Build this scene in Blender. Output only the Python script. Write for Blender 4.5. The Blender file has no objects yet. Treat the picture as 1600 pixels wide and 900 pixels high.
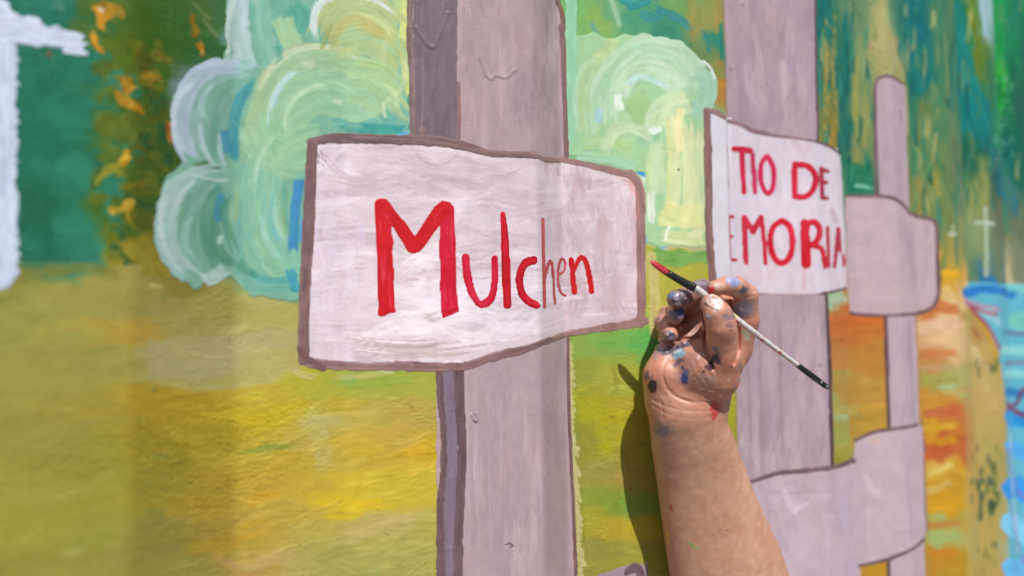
import bpy, bmesh, math, random
import numpy as np
from mathutils import Matrix, Vector

# ------------------------------------------------------------------ camera, world, sun, exposure
F = 1200.0            # focal length in photograph pixels (1600 wide)
D = 0.374             # camera distance from the wall (m)
HC = 1.35             # camera height (m)
AX = np.array([1185.0, 41.6, F]); AX /= np.linalg.norm(AX)          # wall direction in camera axes
AZ = np.array([-410.0, -22950.0, F]); AZ /= np.linalg.norm(AZ)      # plumb direction in camera axes
AY = np.cross(AZ, AX)
ROT = np.stack([AX, AY, AZ])
CAM = np.array([0.0, -D, HC])

scene = bpy.context.scene
COL = scene.collection
cam_data = bpy.data.cameras.new('camera')
cam_data.sensor_width = 36.0
cam_data.lens = 36.0 * F / 1600.0
cam_data.clip_start = 0.01
cam_data.clip_end = 300.0
cam_data.dof.use_dof = True
cam_data.dof.focus_distance = 0.565
cam_data.dof.aperture_fstop = 3.9
cam = bpy.data.objects.new('camera', cam_data)
COL.objects.link(cam)
m = Matrix.Identity(4)
for r in range(3):
    m[r][0] = ROT[r, 0]; m[r][1] = -ROT[r, 1]; m[r][2] = -ROT[r, 2]; m[r][3] = CAM[r]
cam.matrix_world = m
scene.camera = cam

SUN_AZ, SUN_EL = 20.0, 58.7     # sun stands in front of the wall, a little to the left, high
az, el = math.radians(SUN_AZ), math.radians(SUN_EL)
sun_dir = Vector((-math.sin(az) * math.cos(el), -math.cos(az) * math.cos(el), math.sin(el)))
world = bpy.data.worlds.new('World')
scene.world = world
world.use_nodes = True
wn = world.node_tree.nodes; wl = world.node_tree.links
wn.clear()
sky = wn.new('ShaderNodeTexSky'); sky.sky_type = 'NISHITA'; sky.sun_disc = False
sky.sun_elevation = el
sky.sun_rotation = math.atan2(sun_dir.x, sun_dir.y)
bg = wn.new('ShaderNodeBackground'); bg.inputs['Strength'].default_value = 0.050
wo = wn.new('ShaderNodeOutputWorld')
wl.new(sky.outputs[0], bg.inputs[0]); wl.new(bg.outputs[0], wo.inputs[0])
sun_data = bpy.data.lights.new('sun', 'SUN'); sun_data.energy = 4.9
sun_data.angle = math.radians(0.53); sun_data.color = (1.0, 0.965, 0.92)
sun = bpy.data.objects.new('sun', sun_data); COL.objects.link(sun)
sun.rotation_euler = sun_dir.to_track_quat('Z', 'Y').to_euler()
scene.view_settings.view_transform = 'Standard'
scene.view_settings.look = 'None'
scene.view_settings.exposure = 0.06
scene.view_settings.gamma = 1.0

# ------------------------------------------------------------------ corrugated wall profile
PITCH = 0.278
SL = 0.178 * D                    # run of a sloping flank
FL = (PITCH - 2 * SL) / 2         # flat
DEP = 0.095 * D                   # depth of the corrugation
S0 = 0.346 * D                    # first ridge end
S_MIN, S_MAX = -0.95, 3.0
Z_MIN, Z_MAX = 0.16, 2.55

def profile(s):
    q = (np.asarray(s, float) - S0) % PITCH
    return np.interp(q, [0, SL, SL + FL, 2 * SL + FL, PITCH], [0, DEP, DEP, 0, 0])

def ray(px, py):
    c = np.stack([(np.asarray(px, float) - 800) / F, (np.asarray(py, float) - 450) / F,
                  np.ones_like(np.asarray(px, float))], -1)
    return c @ ROT.T

def at(px, py, t):
    """world point at depth t behind a pixel of the photograph"""
    return CAM + t * ray(px, py)

def to_px(p):
    c = (np.asarray(p, float) - CAM) @ ROT
    return 800 + F * c[..., 0] / c[..., 2], 450 + F * c[..., 1] / c[..., 2], c[..., 2]

# canvas columns: monotone map of s
_s = np.arange(S_MIN, S_MAX + 0.0005, 0.0005)
_zmid = HC - (ROT[0, 1] * _s + ROT[1, 1] * (profile(_s) + D)) / ROT[2, 1]
_px = to_px(np.stack([_s, profile(_s), _zmid], -1))[0]
_den = np.abs(np.gradient(_px, _s))
_mid = (_s > 0.03) & (_s < 2.0)
_den = np.where(_mid, np.maximum(_den, 420.0), 90.0)
_g = np.concatenate([[0], np.cumsum((_den[1:] + _den[:-1]) / 2 * np.diff(_s))])
_g += np.interp(0.2, _s, _px) - np.interp(0.2, _s, _g)          # near the left, canvas x equals photo x
def G(s): return np.interp(s, _s, _g)
def Ginv(g): return np.interp(g, _g, _s)
def hs(s):        # metres per canvas unit vertically
    return ((np.asarray(s) * ROT[0, 2]) + D * ROT[1, 2]) / F
def z450(s): return HC - (ROT[0, 1] * np.asarray(s) + ROT[1, 1] * D) / ROT[2, 1]

def hits(pts):
    """photo pixels -> canvas coordinates on the corrugated wall"""
    pts = np.atleast_2d(np.asarray(pts, float))
    r = ray(pts[:, 0], pts[:, 1])
    t0 = D / r[:, 1]                       # reaches the outer plane
    t1 = (D + DEP) / r[:, 1]
    k = np.linspace(-0.002, 1.002, 420)
    t = t0[:, None] + (t1 - t0)[:, None] * k
    s = t * r[:, 0:1]; y = -D + t * r[:, 1:2]
    below = y >= profile(s) - 1e-7
    i = np.argmax(below, 1)
    i = np.where(below.any(1), i, len(k) - 1)
    tt = t[np.arange(len(i)), i]
    p = CAM + tt[:, None] * r
    S = p[:, 0]
    return np.stack([G(S), 450 - (p[:, 2] - z450(S)) / hs(S)], -1)

# ------------------------------------------------------------------ painting engine (numpy brush strokes on the wall's own surface grid)
RES = 1 / 1.76
X0, X1 = _g[0], _g[-1]
GX_N = int((X1 - X0) * RES) + 1
GX = X0 + np.arange(GX_N) / RES
GY = np.concatenate([np.arange(-330, -24, 6.0), np.arange(-24, 924, 1 / RES), np.arange(924, 1260, 6.0)])   # finer where the photograph looks
W = len(GX); H = len(GY)
_rows = np.arange(H, dtype=float)
def RY(y): return float(np.interp(y, GY, _rows))
rng = np.random.default_rng(7)
_tab = rng.random((512, 512)).astype(np.float32)

def vn(x, y, seed=0):
    x = np.asarray(x, np.float32) + seed * 17.31; y = np.asarray(y, np.float32) + seed * 5.77
    xi = np.floor(x); yi = np.floor(y); fx = x - xi; fy = y - yi
    fx = fx * fx * (3 - 2 * fx); fy = fy * fy * (3 - 2 * fy)
    xi = xi.astype(np.int32) & 511; yi = yi.astype(np.int32) & 511
    xj = (xi + 1) & 511; yj = (yi + 1) & 511
    return (_tab[yi, xi] * (1 - fx) + _tab[yi, xj] * fx) * (1 - fy) + (_tab[yj, xi] * (1 - fx) + _tab[yj, xj] * fx) * fy

def fbm(x, y, seed=0, o=3):
    a = 0; w = 0.5; n = 0
    for k in range(o):
        a = a + w * vn(x * 2 ** k, y * 2 ** k, seed + k * 3); n += w; w *= 0.5
    return a / n

def sm(e0, e1, x):
    t = np.clip((x - e0) / (e1 - e0), 0, 1); return t * t * (3 - 2 * t)

class Layer:
    def __init__(self, full=False):
        self.rgb = np.zeros((H, W, 3), np.float32)
        self.cov = np.full((H, W), 1.0 if full else 0.0, np.float32)
        self.h = np.zeros((H, W), np.float32)
        self.fresh = not full

def _blend(L, sl, a, col, hh):
    """alpha-blend colour a over layer window sl; coverage grows as union"""
    c0 = L.cov[sl]; r0 = L.rgb[sl]
    na = a + c0 * (1 - a)
    wgt = (a / np.maximum(na, 1e-5))[..., None]
    L.rgb[sl] = r0 * (1 - wgt) + col * wgt
    L.cov[sl] = na
    L.h[sl] = L.h[sl] * (1 - a * 0.7) + hh * a

def catmull(p, step=7.0):
    p = np.asarray(p, float)
    if len(p) == 2:
        n = max(2, int(np.hypot(*(p[1] - p[0])) / step) + 1)
        return p[0] + (p[1] - p[0]) * np.linspace(0, 1, n)[:, None]
    q = np.vstack([2 * p[0] - p[1], p, 2 * p[-1] - p[-2]]); out = []
    for i in range(1, len(q) - 2):
        n = max(2, int(np.hypot(*(q[i + 1] - q[i])) / step) + 1)
        t = np.linspace(0, 1, n, endpoint=False)[:, None]
        out.append(0.5 * (2 * q[i] + (q[i + 1] - q[i - 1]) * t + (2 * q[i - 1] - 5 * q[i] + 4 * q[i + 1] - q[i + 2]) * t ** 2
                          + (-q[i - 1] + 3 * q[i] - 3 * q[i + 1] + q[i + 2]) * t ** 3))
    out.append(q[-2:-1])
    return np.vstack(out)

_seed = [11]
def stroke(L, pts, w, col, a=1.0, col2=None, var=0.05, rag=0.18, dry=0.0, soft=1.3, relief=0.10, raw=False, curve=True, seed=None, ends=0.0, bf=1.0):
    """one brush stroke: pts in photo pixels (or canvas units if raw), w width (number or list along the stroke)"""
    if seed is None:
        _seed[0] += 1; seed = _seed[0] % 977
    p = catmull(pts) if curve else np.asarray(pts, float)
    c = p if raw else hits(p)
    n = len(c)
    ws = np.interp(np.linspace(0, 1, n), np.linspace(0, 1, len(np.atleast_1d(w))), np.atleast_1d(w)) if np.ndim(w) else np.full(n, float(w))
    seg = np.hypot(*(c[1:] - c[:-1]).T); cum = np.concatenate([[0], np.cumsum(seg)]); Ltot = cum[-1] + 1e-3
    pad = ws.max() * 0.75 + 3
    xa = int(max(0, (c[:, 0].min() - pad - X0) * RES)); xb = int(min(W, (c[:, 0].max() + pad - X0) * RES + 2))
    ya = int(max(0, RY(c[:, 1].min() - pad))); yb = int(min(H, RY(c[:, 1].max() + pad) + 2))
    if xa >= xb or ya >= yb: return
    best = np.full((yb - ya, xb - xa), 1e9, np.float32); V = np.zeros_like(best); U = np.zeros_like(best); WW = np.ones_like(best)
    for i in range(n - 1):
        if seg[i] < 1e-4: continue
        q0, q1 = c[i], c[i + 1]
        pa = max(ws[i], ws[i + 1]) * 0.75 + 2.5
        sx0 = int(max(xa, (min(q0[0], q1[0]) - pa - X0) * RES)); sx1 = int(min(xb, (max(q0[0], q1[0]) + pa - X0) * RES + 2))
        sy0 = int(max(ya, RY(min(q0[1], q1[1]) - pa))); sy1 = int(min(yb, RY(max(q0[1], q1[1]) + pa) + 2))
        if sx0 >= sx1 or sy0 >= sy1: continue
        x = GX[sx0:sx1][None, :]; y = GY[sy0:sy1][:, None]
        d = (q1 - q0) / seg[i]
        tt = (x - q0[0]) * d[0] + (y - q0[1]) * d[1]
        vv = (x - q0[0]) * -d[1] + (y - q0[1]) * d[0]
        tc = np.clip(tt, 0, seg[i])
        dist = np.sqrt((tt - tc) ** 2 + vv ** 2)
        sl = (slice(sy0 - ya, sy1 - ya), slice(sx0 - xa, sx1 - xa))
        b = best[sl]; msk = dist < b
        best[sl] = np.where(msk, dist, b)
        V[sl] = np.where(msk, np.sign(vv) * dist, V[sl])
        U[sl] = np.where(msk, cum[i] + tt, U[sl])
        WW[sl] = np.where(msk, ws[i] + (ws[i + 1] - ws[i]) * tc / seg[i], WW[sl])
    half = WW / 2
    vr = V / np.maximum(half, 0.5)
    edge = half * (1 + rag * (vn(U * 0.09, np.sign(V) * 3, seed) - 0.5) * 2 + rag * 0.3 * (vn(U * 0.22, np.sign(V) * 3, seed + 5) - 0.5)) - best
    al = sm(-soft * 0.5, soft * 0.6, edge)
    br = vn(V * 0.85 * bf, U * 0.012, seed); br2 = vn(V * 0.33 * bf, U * 0.02, seed + 9)
    if ends > 0:       # dry ragged ends
        un = U / Ltot
        al = al * sm(0, 0.08, un + 0.08 - (1 - br) * ends) * sm(0, 0.08, 1.08 - un - (1 - br2) * ends)
    if dry > 0:
        un = np.clip(U / Ltot, 0, 1)
        al = al * sm(-0.12, 0.12, 0.5 * br + 0.5 * br2 - dry * (0.35 + 0.65 * un) + 0.1)
    cc = np.array(col, np.float32) / 255.0
    colr = np.broadcast_to(cc, best.shape + (3,)).copy()
    if col2 is not None:
        colr += (np.array(col2, np.float32) / 255.0 - cc) * sm(0.25, 0.85, br2)[..., None] * 0.7
    colr += ((br - 0.5) * var * 1.2 + (fbm(U * 0.05, V * 0.12, seed + 3, 2) - 0.5) * var * 2.2)[..., None]
    hh = relief * (0.45 + 0.8 * (br - 0.5) + 0.4 * (br2 - 0.5) + 0.18 * sm(0.6, 0.95, np.abs(vr)))
    _blend(L, (slice(ya, yb), slice(xa, xb)), (al * a).astype(np.float32), colr, hh)

def fill(L, pts, col, a=1.0, soft=1.4, wob=1.5, var=0.03, relief=0.08, raw=False, smooth=False, seed=None):
    if seed is None:
        _seed[0] += 1; seed = _seed[0] % 977
    p = np.asarray(pts, float)
    p = np.vstack([p, p[:1]])
    if smooth: p = catmull(p)
    else: p = np.vstack([catmull(p[i:i + 2], 14)[:-1] for i in range(len(p) - 1)] + [p[-1:]])
    c = p if raw else hits(p)
    xa = int(max(0, (c[:, 0].min() - 6 - X0) * RES)); xb = int(min(W, (c[:, 0].max() + 6 - X0) * RES + 2))
    ya = int(max(0, RY(c[:, 1].min() - 6))); yb = int(min(H, RY(c[:, 1].max() + 6) + 2))
    if xa >= xb or ya >= yb: return
    x = GX[xa:xb][None, :] + 0 * GY[ya:yb][:, None]; y = GY[ya:yb][:, None] + 0 * GX[xa:xb][None, :]
    xw = x + wob * (vn(x * 0.06, y * 0.06, seed) - 0.5) * 2; yw = y + wob * (vn(x * 0.06, y * 0.06, seed + 1) - 0.5) * 2
    ins = np.zeros(x.shape, bool); dm = np.full(x.shape, 99.0)
    for i in range(len(c) - 1):
        (ax, ay), (bx, by) = c[i], c[i + 1]
        if ay != by:
            cr = ((ay > yw) != (by > yw)) & (xw < (bx - ax) * (yw - ay) / (by - ay) + ax)
            ins ^= cr
        l2 = (bx - ax) ** 2 + (by - ay) ** 2
        if l2 < 1e-6: continue
        t = np.clip(((xw - ax) * (bx - ax) + (yw - ay) * (by - ay)) / l2, 0, 1)
        dm = np.minimum(dm, np.hypot(xw - ax - t * (bx - ax), yw - ay - t * (by - ay)))
    sd = np.where(ins, dm, -dm)
    al = sm(-soft * 0.5, soft * 0.5, sd).astype(np.float32) * a
    colr = np.broadcast_to(np.array(col, np.float32) / 255.0, x.shape + (3,)) + ((fbm(x * 0.05, y * 0.05, seed) - 0.5) * var * 2)[..., None]
    _blend(L, (slice(ya, yb), slice(xa, xb)), al, colr, relief * (0.5 + (vn(x * 0.5, y * 0.05, seed) - 0.5) * 0.5))

def dab_region(L, poly, n, pal, ln, wd, ang, a=0.6, angv=0.3, base=None, jit=0.03, **k):
    """scatter n short strokes inside a polygon of photo pixels; colour from pal, or sampled from base() and jittered"""
    poly = np.asarray(poly, float); x0, y0 = poly.min(0); x1, y1 = poly.max(0); got = 0; tries = 0
    while got < n and tries < n * 20:
        tries += 1
        x = rng.uniform(x0, x1); y = rng.uniform(y0, y1)
        ins = False
        for i in range(len(poly)):
            ax, ay = poly[i]; bx, by = poly[(i + 1) % len(poly)]
            if (ay > y) != (by > y) and x < (bx - ax) * (y - ay) / (by - ay) + ax: ins = not ins
        if not ins: continue
        got += 1
        an = math.radians(ang) + rng.normal() * angv; l = rng.uniform(*ln) / 2; bend = rng.normal() * l * 0.22
        dx, dy = math.cos(an) * l, math.sin(an) * l
        pts = [(x - dx, y - dy), (x - dy / max(l, 1) * bend, y + dx / max(l, 1) * bend), (x + dx, y + dy)]
        if base is not None:
            e1 = rng.normal() * l * 0.5; e2 = rng.normal() * 4
            c = base(x + dx / l * e1 - dy / l * e2, y + dy / l * e1 + dx / l * e2) + rng.normal() * jit * 255
        else:
            c = np.array(pal[rng.integers(len(pal))], float) + rng.normal() * jit * 255
        stroke(L, pts, rng.uniform(*wd), np.clip(c, 5, 250), a=a * rng.uniform(0.6, 1.0), **k)

# ------------------------------------------------------------------ the mural: ground colours of the base coat
SAMP = [  # photo x, y, r, g, b
 (10,10,40,128,104),(80,15,40,130,112),(70,120,34,124,98),(110,180,42,134,108),(60,230,34,122,96),(120,270,52,140,112),(60,330,30,112,82),(110,350,44,132,104),(60,390,36,118,92),(130,400,58,142,116),
 (150,20,98,122,30),(170,70,100,120,28),(140,100,42,130,104),(165,160,62,130,84),(185,100,88,116,24),(215,40,76,112,26),(250,60,62,110,28),(240,130,72,114,30),(300,40,66,118,48),(330,80,56,112,50),(320,20,84,124,60),(350,20,80,128,80),
 (200,130,98,112,24),(180,190,86,112,28),(210,190,92,104,18),(240,190,70,108,32),(170,240,52,128,92),(200,250,100,112,26),(240,250,66,104,34),(180,290,94,118,32),(215,300,90,106,24),(250,300,54,108,40),(170,330,74,116,36),(215,340,92,104,22),(250,345,72,100,26),
 (200,395,150,140,40),(240,400,152,138,36),(290,440,150,140,60),(210,430,170,160,84),
 (10,430,140,140,62),(10,460,160,158,78),(80,460,164,160,78),(150,460,164,158,76),(60,520,162,160,76),(150,560,160,154,72),(60,600,168,158,74),(140,640,168,152,66),(60,690,162,156,68),(140,700,156,152,62),(60,760,164,160,68),(140,740,160,154,60),(60,820,166,160,64),(150,840,160,158,66),(60,900,162,154,66),(160,900,160,154,70),
 (215,520,186,160,66),(260,480,168,156,84),(330,480,172,164,86),(270,560,188,178,116),(340,570,190,182,124),(300,510,176,166,98),(250,630,184,158,40),(320,640,186,162,42),(250,700,172,154,48),(330,690,178,160,46),(250,760,170,156,58),(330,770,182,158,52),(240,850,156,146,76),(330,850,184,158,56),(280,890,164,154,76),
 (400,470,186,182,110),(440,500,188,178,96),(390,530,196,184,120),(420,570,204,190,96),(400,610,200,178,62),(400,650,206,182,40),(440,640,208,184,44),(400,700,196,178,62),(440,720,200,172,58),(400,760,198,168,60),(390,830,196,168,68),(440,800,198,170,72),(410,880,194,168,84),(460,880,190,174,96),
 (480,600,192,182,60),(520,610,182,180,66),(560,600,170,178,74),(620,600,174,178,70),(660,610,178,180,72),(500,650,196,184,108),(530,640,200,176,62),(580,640,192,176,84),(650,640,190,170,80),(500,700,198,178,84),(560,700,206,178,62),(620,690,204,174,74),(670,700,212,178,50),(500,760,206,178,64),(560,760,212,188,56),(620,760,208,186,58),(670,760,204,186,62),(540,790,220,192,44),(500,830,194,178,84),(560,830,192,176,96),(620,820,194,178,104),(670,820,188,176,86),(520,880,180,172,92),(600,880,178,170,88),(670,880,184,174,92),(480,930,186,172,96),(620,930,178,168,88),(240,940,160,150,78),(60,950,160,152,70),
 # bush ground (behind the strokes)
 (300,140,120,150,150),(340,200,110,160,140),(380,60,120,170,160),(420,20,90,170,140),(420,120,140,180,150),(460,150,148,190,140),(380,330,100,165,140),(420,300,104,168,140),(460,250,130,185,140),(440,400,96,170,140),(400,440,110,165,120),(460,440,60,150,150),(320,350,90,160,130),(550,60,180,190,120),(600,120,160,190,120),(560,180,130,190,140),(600,195,50,150,130),(500,190,150,195,130),(520,120,150,190,135),(630,20,190,200,100),(465,320,50,130,190),
 # between the first and second cross
 (900,20,134,196,116),(940,30,150,190,106),(900,120,130,200,144),(905,220,136,200,140),(950,90,160,196,116),(960,20,120,180,130),(1000,30,80,160,126),(1040,50,64,148,120),(1060,20,120,170,96),(1090,30,160,166,96),(1125,30,168,160,88),(1100,90,120,150,96),(1125,110,150,150,80),(1125,70,64,150,128),(1120,140,190,140,60),(1000,60,96,168,124),
 (1000,110,166,208,164),(950,150,166,204,150),(1040,130,160,204,160),(1080,120,144,196,152),(1100,160,140,190,150),(960,200,150,200,140),(1000,180,130,186,126),(1040,180,178,210,166),(1060,220,206,214,142),(960,240,160,200,142),(1000,250,176,210,160),(1040,270,190,212,152),(1080,260,200,212,138),(1060,330,206,214,124),(1090,330,196,206,128),(1040,360,196,210,130),(1020,330,206,222,190),(1080,380,204,210,140),
 (1060,398,130,180,96),(1090,398,120,176,104),(1050,425,184,184,72),(1090,430,190,182,56),(1020,430,206,196,120),(1024,480,200,196,90),(1010,500,160,190,90),
 (900,540,150,180,84),(950,535,140,184,90),(1000,530,110,190,100),(910,580,158,168,70),(960,580,178,184,74),(1000,590,170,180,70),(920,640,180,176,44),(970,640,186,172,60),(1000,650,176,166,54),(910,690,160,156,60),(960,690,188,180,50),(990,700,170,160,60),(930,740,166,160,74),(980,745,176,160,74),(960,780,150,166,66),(1000,790,140,164,70),(920,800,176,170,60),(980,820,190,172,56),(940,860,160,156,70),(1000,880,168,164,66),(940,930,160,156,74),
 (1140,640,176,170,40),(1150,700,180,166,44),(1120,700,172,160,44),(1140,600,178,172,60),
 # right of the second cross: forest
 (1285,40,24,120,110),(1300,150,130,140,76),(1290,100,120,140,90),(1310,60,60,130,100),(1320,100,30,124,110),(1300,220,150,136,56),(1330,30,110,146,106),(1340,100,130,156,104),(1345,170,140,154,96),(1320,200,40,120,104),(1340,240,150,150,90),(1330,270,32,128,96),(1350,290,40,134,104),(1380,60,180,176,116),(1395,90,176,170,112),(1385,110,170,168,108),(1410,30,60,134,112),(1420,100,20,122,120),(1430,60,16,118,124),(1440,120,20,124,116),(1425,170,60,134,104),(1440,200,110,140,90),(1430,250,80,140,100),(1450,220,96,142,92),(1440,300,150,144,80),(1425,300,120,140,60),(1455,270,110,146,84),(1475,60,80,136,100),(1480,120,70,136,104),(1475,180,90,140,96),(1480,260,110,140,90),(1470,330,120,144,88),
 (1500,30,16,130,110),(1500,100,10,130,136),(1510,160,8,134,134),(1525,200,20,124,120),(1520,250,40,110,80),(1535,180,12,128,132),(1510,30,20,140,100),(1520,20,90,140,50),(1535,80,110,136,40),(1540,30,170,205,220),(1545,120,60,130,80),(1555,50,24,150,90),(1580,60,26,140,92),(1560,120,30,170,60),(1590,120,20,120,80),(1560,200,40,150,104),(1590,180,24,110,92),(1560,270,30,110,120),(1590,260,20,110,90),(1575,300,60,130,120),
 (1500,300,110,140,100),(1530,290,150,158,90),(1500,380,160,156,92),(1490,420,150,150,90),(1530,380,140,160,110),(1520,430,110,140,100),(1560,340,110,120,90),(1560,410,120,136,100),(1590,350,110,126,96),(1590,420,130,140,110),(1580,435,210,190,150),(1475,430,224,170,40),(1495,432,220,170,60),
 # right side fields
 (1310,500,206,118,50),(1300,475,170,200,160),(1350,505,206,116,46),(1310,560,200,140,70),(1360,560,196,140,60),(1310,610,176,150,70),(1360,620,196,150,66),(1310,650,168,174,110),(1310,690,168,170,80),(1360,660,188,150,56),(1310,720,160,150,50),(1360,885,196,150,40),
 (1450,480,206,130,70),(1480,500,230,190,150),(1450,530,220,176,130),(1490,540,222,190,140),(1460,560,200,140,90),(1460,590,176,160,80),(1490,600,180,180,110),(1460,630,206,150,50),(1480,640,206,120,60),(1460,670,210,160,40),(1470,690,200,110,50),(1480,705,196,100,56),(1470,730,214,180,80),(1490,750,204,160,40),(1460,770,210,160,40),(1480,800,210,160,30),(1470,830,170,180,110),(1490,840,180,176,100),(1460,870,196,140,40),(1490,890,190,150,40),(1480,930,180,150,50),
 (1505,470,230,200,150),(1515,490,190,150,70),(1530,520,180,130,70),(1550,550,200,160,80),(1530,580,200,176,120),(1540,640,196,170,100),(1530,700,186,170,90),(1550,730,150,140,70),(1530,780,170,160,70),(1550,820,180,160,80),(1540,880,170,156,70),(1560,900,180,150,70),
 (1530,452,20,110,190),(1560,452,40,130,200),(1590,465,110,190,190),(1590,500,110,190,170),(1580,540,120,205,200),(1590,580,110,190,196),(1590,620,40,130,196),(1590,680,30,140,220),(1585,740,40,150,236),(1590,800,100,190,240),(1590,860,120,200,240),(1560,480,180,150,170),
]
SA = np.array(SAMP, float)
_sc = hits(SA[:, :2])

def field(cx, cy, k=8):
    """smooth colour of the base coat at canvas positions"""
    cx = np.asarray(cx, float); cy = np.asarray(cy, float)
    num = 0; den = 0
    fld = sm(440, 480, cy) * (1 - sm(1240, 1290, cx)); fst = sm(1240, 1290, cx) * (1 - sm(420, 450, cy))
    kx = 1.05 - .42 * fld + .5 * fst; ky = 1.1 + .55 * fld - .5 * fst
    for (x, y), c in zip(_sc, SA[:, 2:]):
        d2 = ((cx - x) * kx) ** 2 + ((cy - y) * ky) ** 2 + 60
        w = 1.0 / (d2 * .01) ** 2.7
        den = den + w; num = num + w[..., None] * c
    return num / den[..., None]

base = Layer(full=True)
_xg, _yg = np.meshgrid(GX, GY)
_f = sm(1250, 1290, _xg)
_wx = _xg + (40 - 32 * _f) * (fbm(_xg * (0.03 + .05 * _f), _yg * (0.05 - .03 * _f), 3) - 0.5); _wy = _yg + (30 + 30 * _f) * (fbm(_xg * (0.018 + .06 * _f), _yg * 0.05, 8) - 0.5)
q = field(_wx[::3, ::3], _wy[::3, ::3]) / 255.0
qi = np.clip((np.arange(H) / 3.0), 0, q.shape[0] - 1.001); qj = np.clip((np.arange(W) / 3.0), 0, q.shape[1] - 1.001)
i0 = qi.astype(int); j0 = qj.astype(int); fi = (qi - i0)[:, None, None]; fj = (qj - j0)[None, :, None]
base.rgb = ((q[i0][:, j0] * (1 - fj) + q[i0][:, j0 + 1] * fj) * (1 - fi) + (q[i0 + 1][:, j0] * (1 - fj) + q[i0 + 1][:, j0 + 1] * fj) * fi).astype(np.float32)
base.h[:] = 0.03
def basecol(x, y):
    c = hits([(x, y)])[0]
    return field(np.array([c[0]]), np.array([c[1]]))[0]

# --- broad brushwork over the ground colours
S = stroke
# yellow field, long flat strokes
dab_region(base, [(-40,440),(220,450),(220,1250),(-40,1250)], 130, None, (60,170), (10,26), -8, a=.40, angv=.10, base=basecol, jit=.018, relief=.16, bf=.5)
dab_region(base, [(205,470),(470,470),(470,1250),(205,1250)], 170, None, (50,150), (8,20), -3, a=.45, angv=.13, base=basecol, jit=.022, relief=.42, ends=.5, bf=.45, var=.07)
dab_region(base, [(370,590),(690,590),(690,1250),(370,1250)], 230, None, (50,150), (6,18), -12, a=.5, angv=.12, base=basecol, jit=.022, relief=.42, ends=.6, var=.09, bf=.5)
dab_region(base, [(885,530),(1060,530),(1060,1250),(885,1250)], 110, None, (25,80), (6,16), -4, a=.5, angv=.2, base=basecol, jit=.025, relief=.3, ends=.6, bf=.6, var=.08)
dab_region(base, [(1040,600),(1170,600),(1170,1250),(1040,1250)], 50, None, (25,80), (6,16), -4, a=.5, angv=.2, base=basecol, jit=.025, relief=.3, ends=.6, bf=.6, var=.08)
# green on the left
dab_region(base, [(-40,-320),(170,-320),(150,420),(-40,430)], 120, [(40,130,108),(34,118,92),(54,142,118),(30,110,84)], (40,110), (14,34), 30, a=.30, angv=.9, jit=.016, relief=.25, bf=.5, var=.07)
dab_region(base, [(150,-320),(360,-320),(340,100),(270,240),(250,400),(170,400),(150,200)], 150, None, (30,90), (10,28), 70, a=.5, angv=.7, base=basecol, jit=.025, relief=.10, ends=.4)
# forest at the right: upright streaks
dab_region(base, [(1275,-320),(1600,-320),(1600,440),(1460,440),(1430,330),(1320,300),(1275,210)], 330, None, (40,120), (4,11), 88, a=.55, angv=.16, base=basecol, jit=.04, relief=.3, ends=.6, var=.12, bf=.8)
dab_region(base, [(1280,-320),(1600,-320),(1600,440),(1460,440),(1430,330),(1330,300)], 90, [(160,156,84),(176,170,100),(14,124,124),(20,110,96),(150,140,60)], (20,70), (3,8), 86, a=.75, angv=.2, relief=.3, ends=.7, var=.1)
dab_region(base, [(888,-320),(1140,-320),(1140,170),(1100,170),(1060,80),(888,120)], 110, None, (24,70), (7,18), 80, a=.5, angv=.5, base=basecol, jit=.025, relief=.10, ends=.5)
# fields at the right, flat bands
dab_region(base, [(1290,460),(1390,460),(1390,740),(1290,740)], 60, None, (30,80), (8,18), -4, a=.5, angv=.1, base=basecol, jit=.02)
dab_region(base, [(1430,490),(1510,470),(1515,1250),(1440,1250)], 70, None, (20,60), (6,14), -6, a=.6, angv=.12, base=basecol, jit=.03)
dab_region(base, [(1515,500),(1570,560),(1580,1250),(1515,1250)], 60, None, (30,90), (5,12), 75, a=.5, angv=.3, base=basecol, jit=.03)

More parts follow.
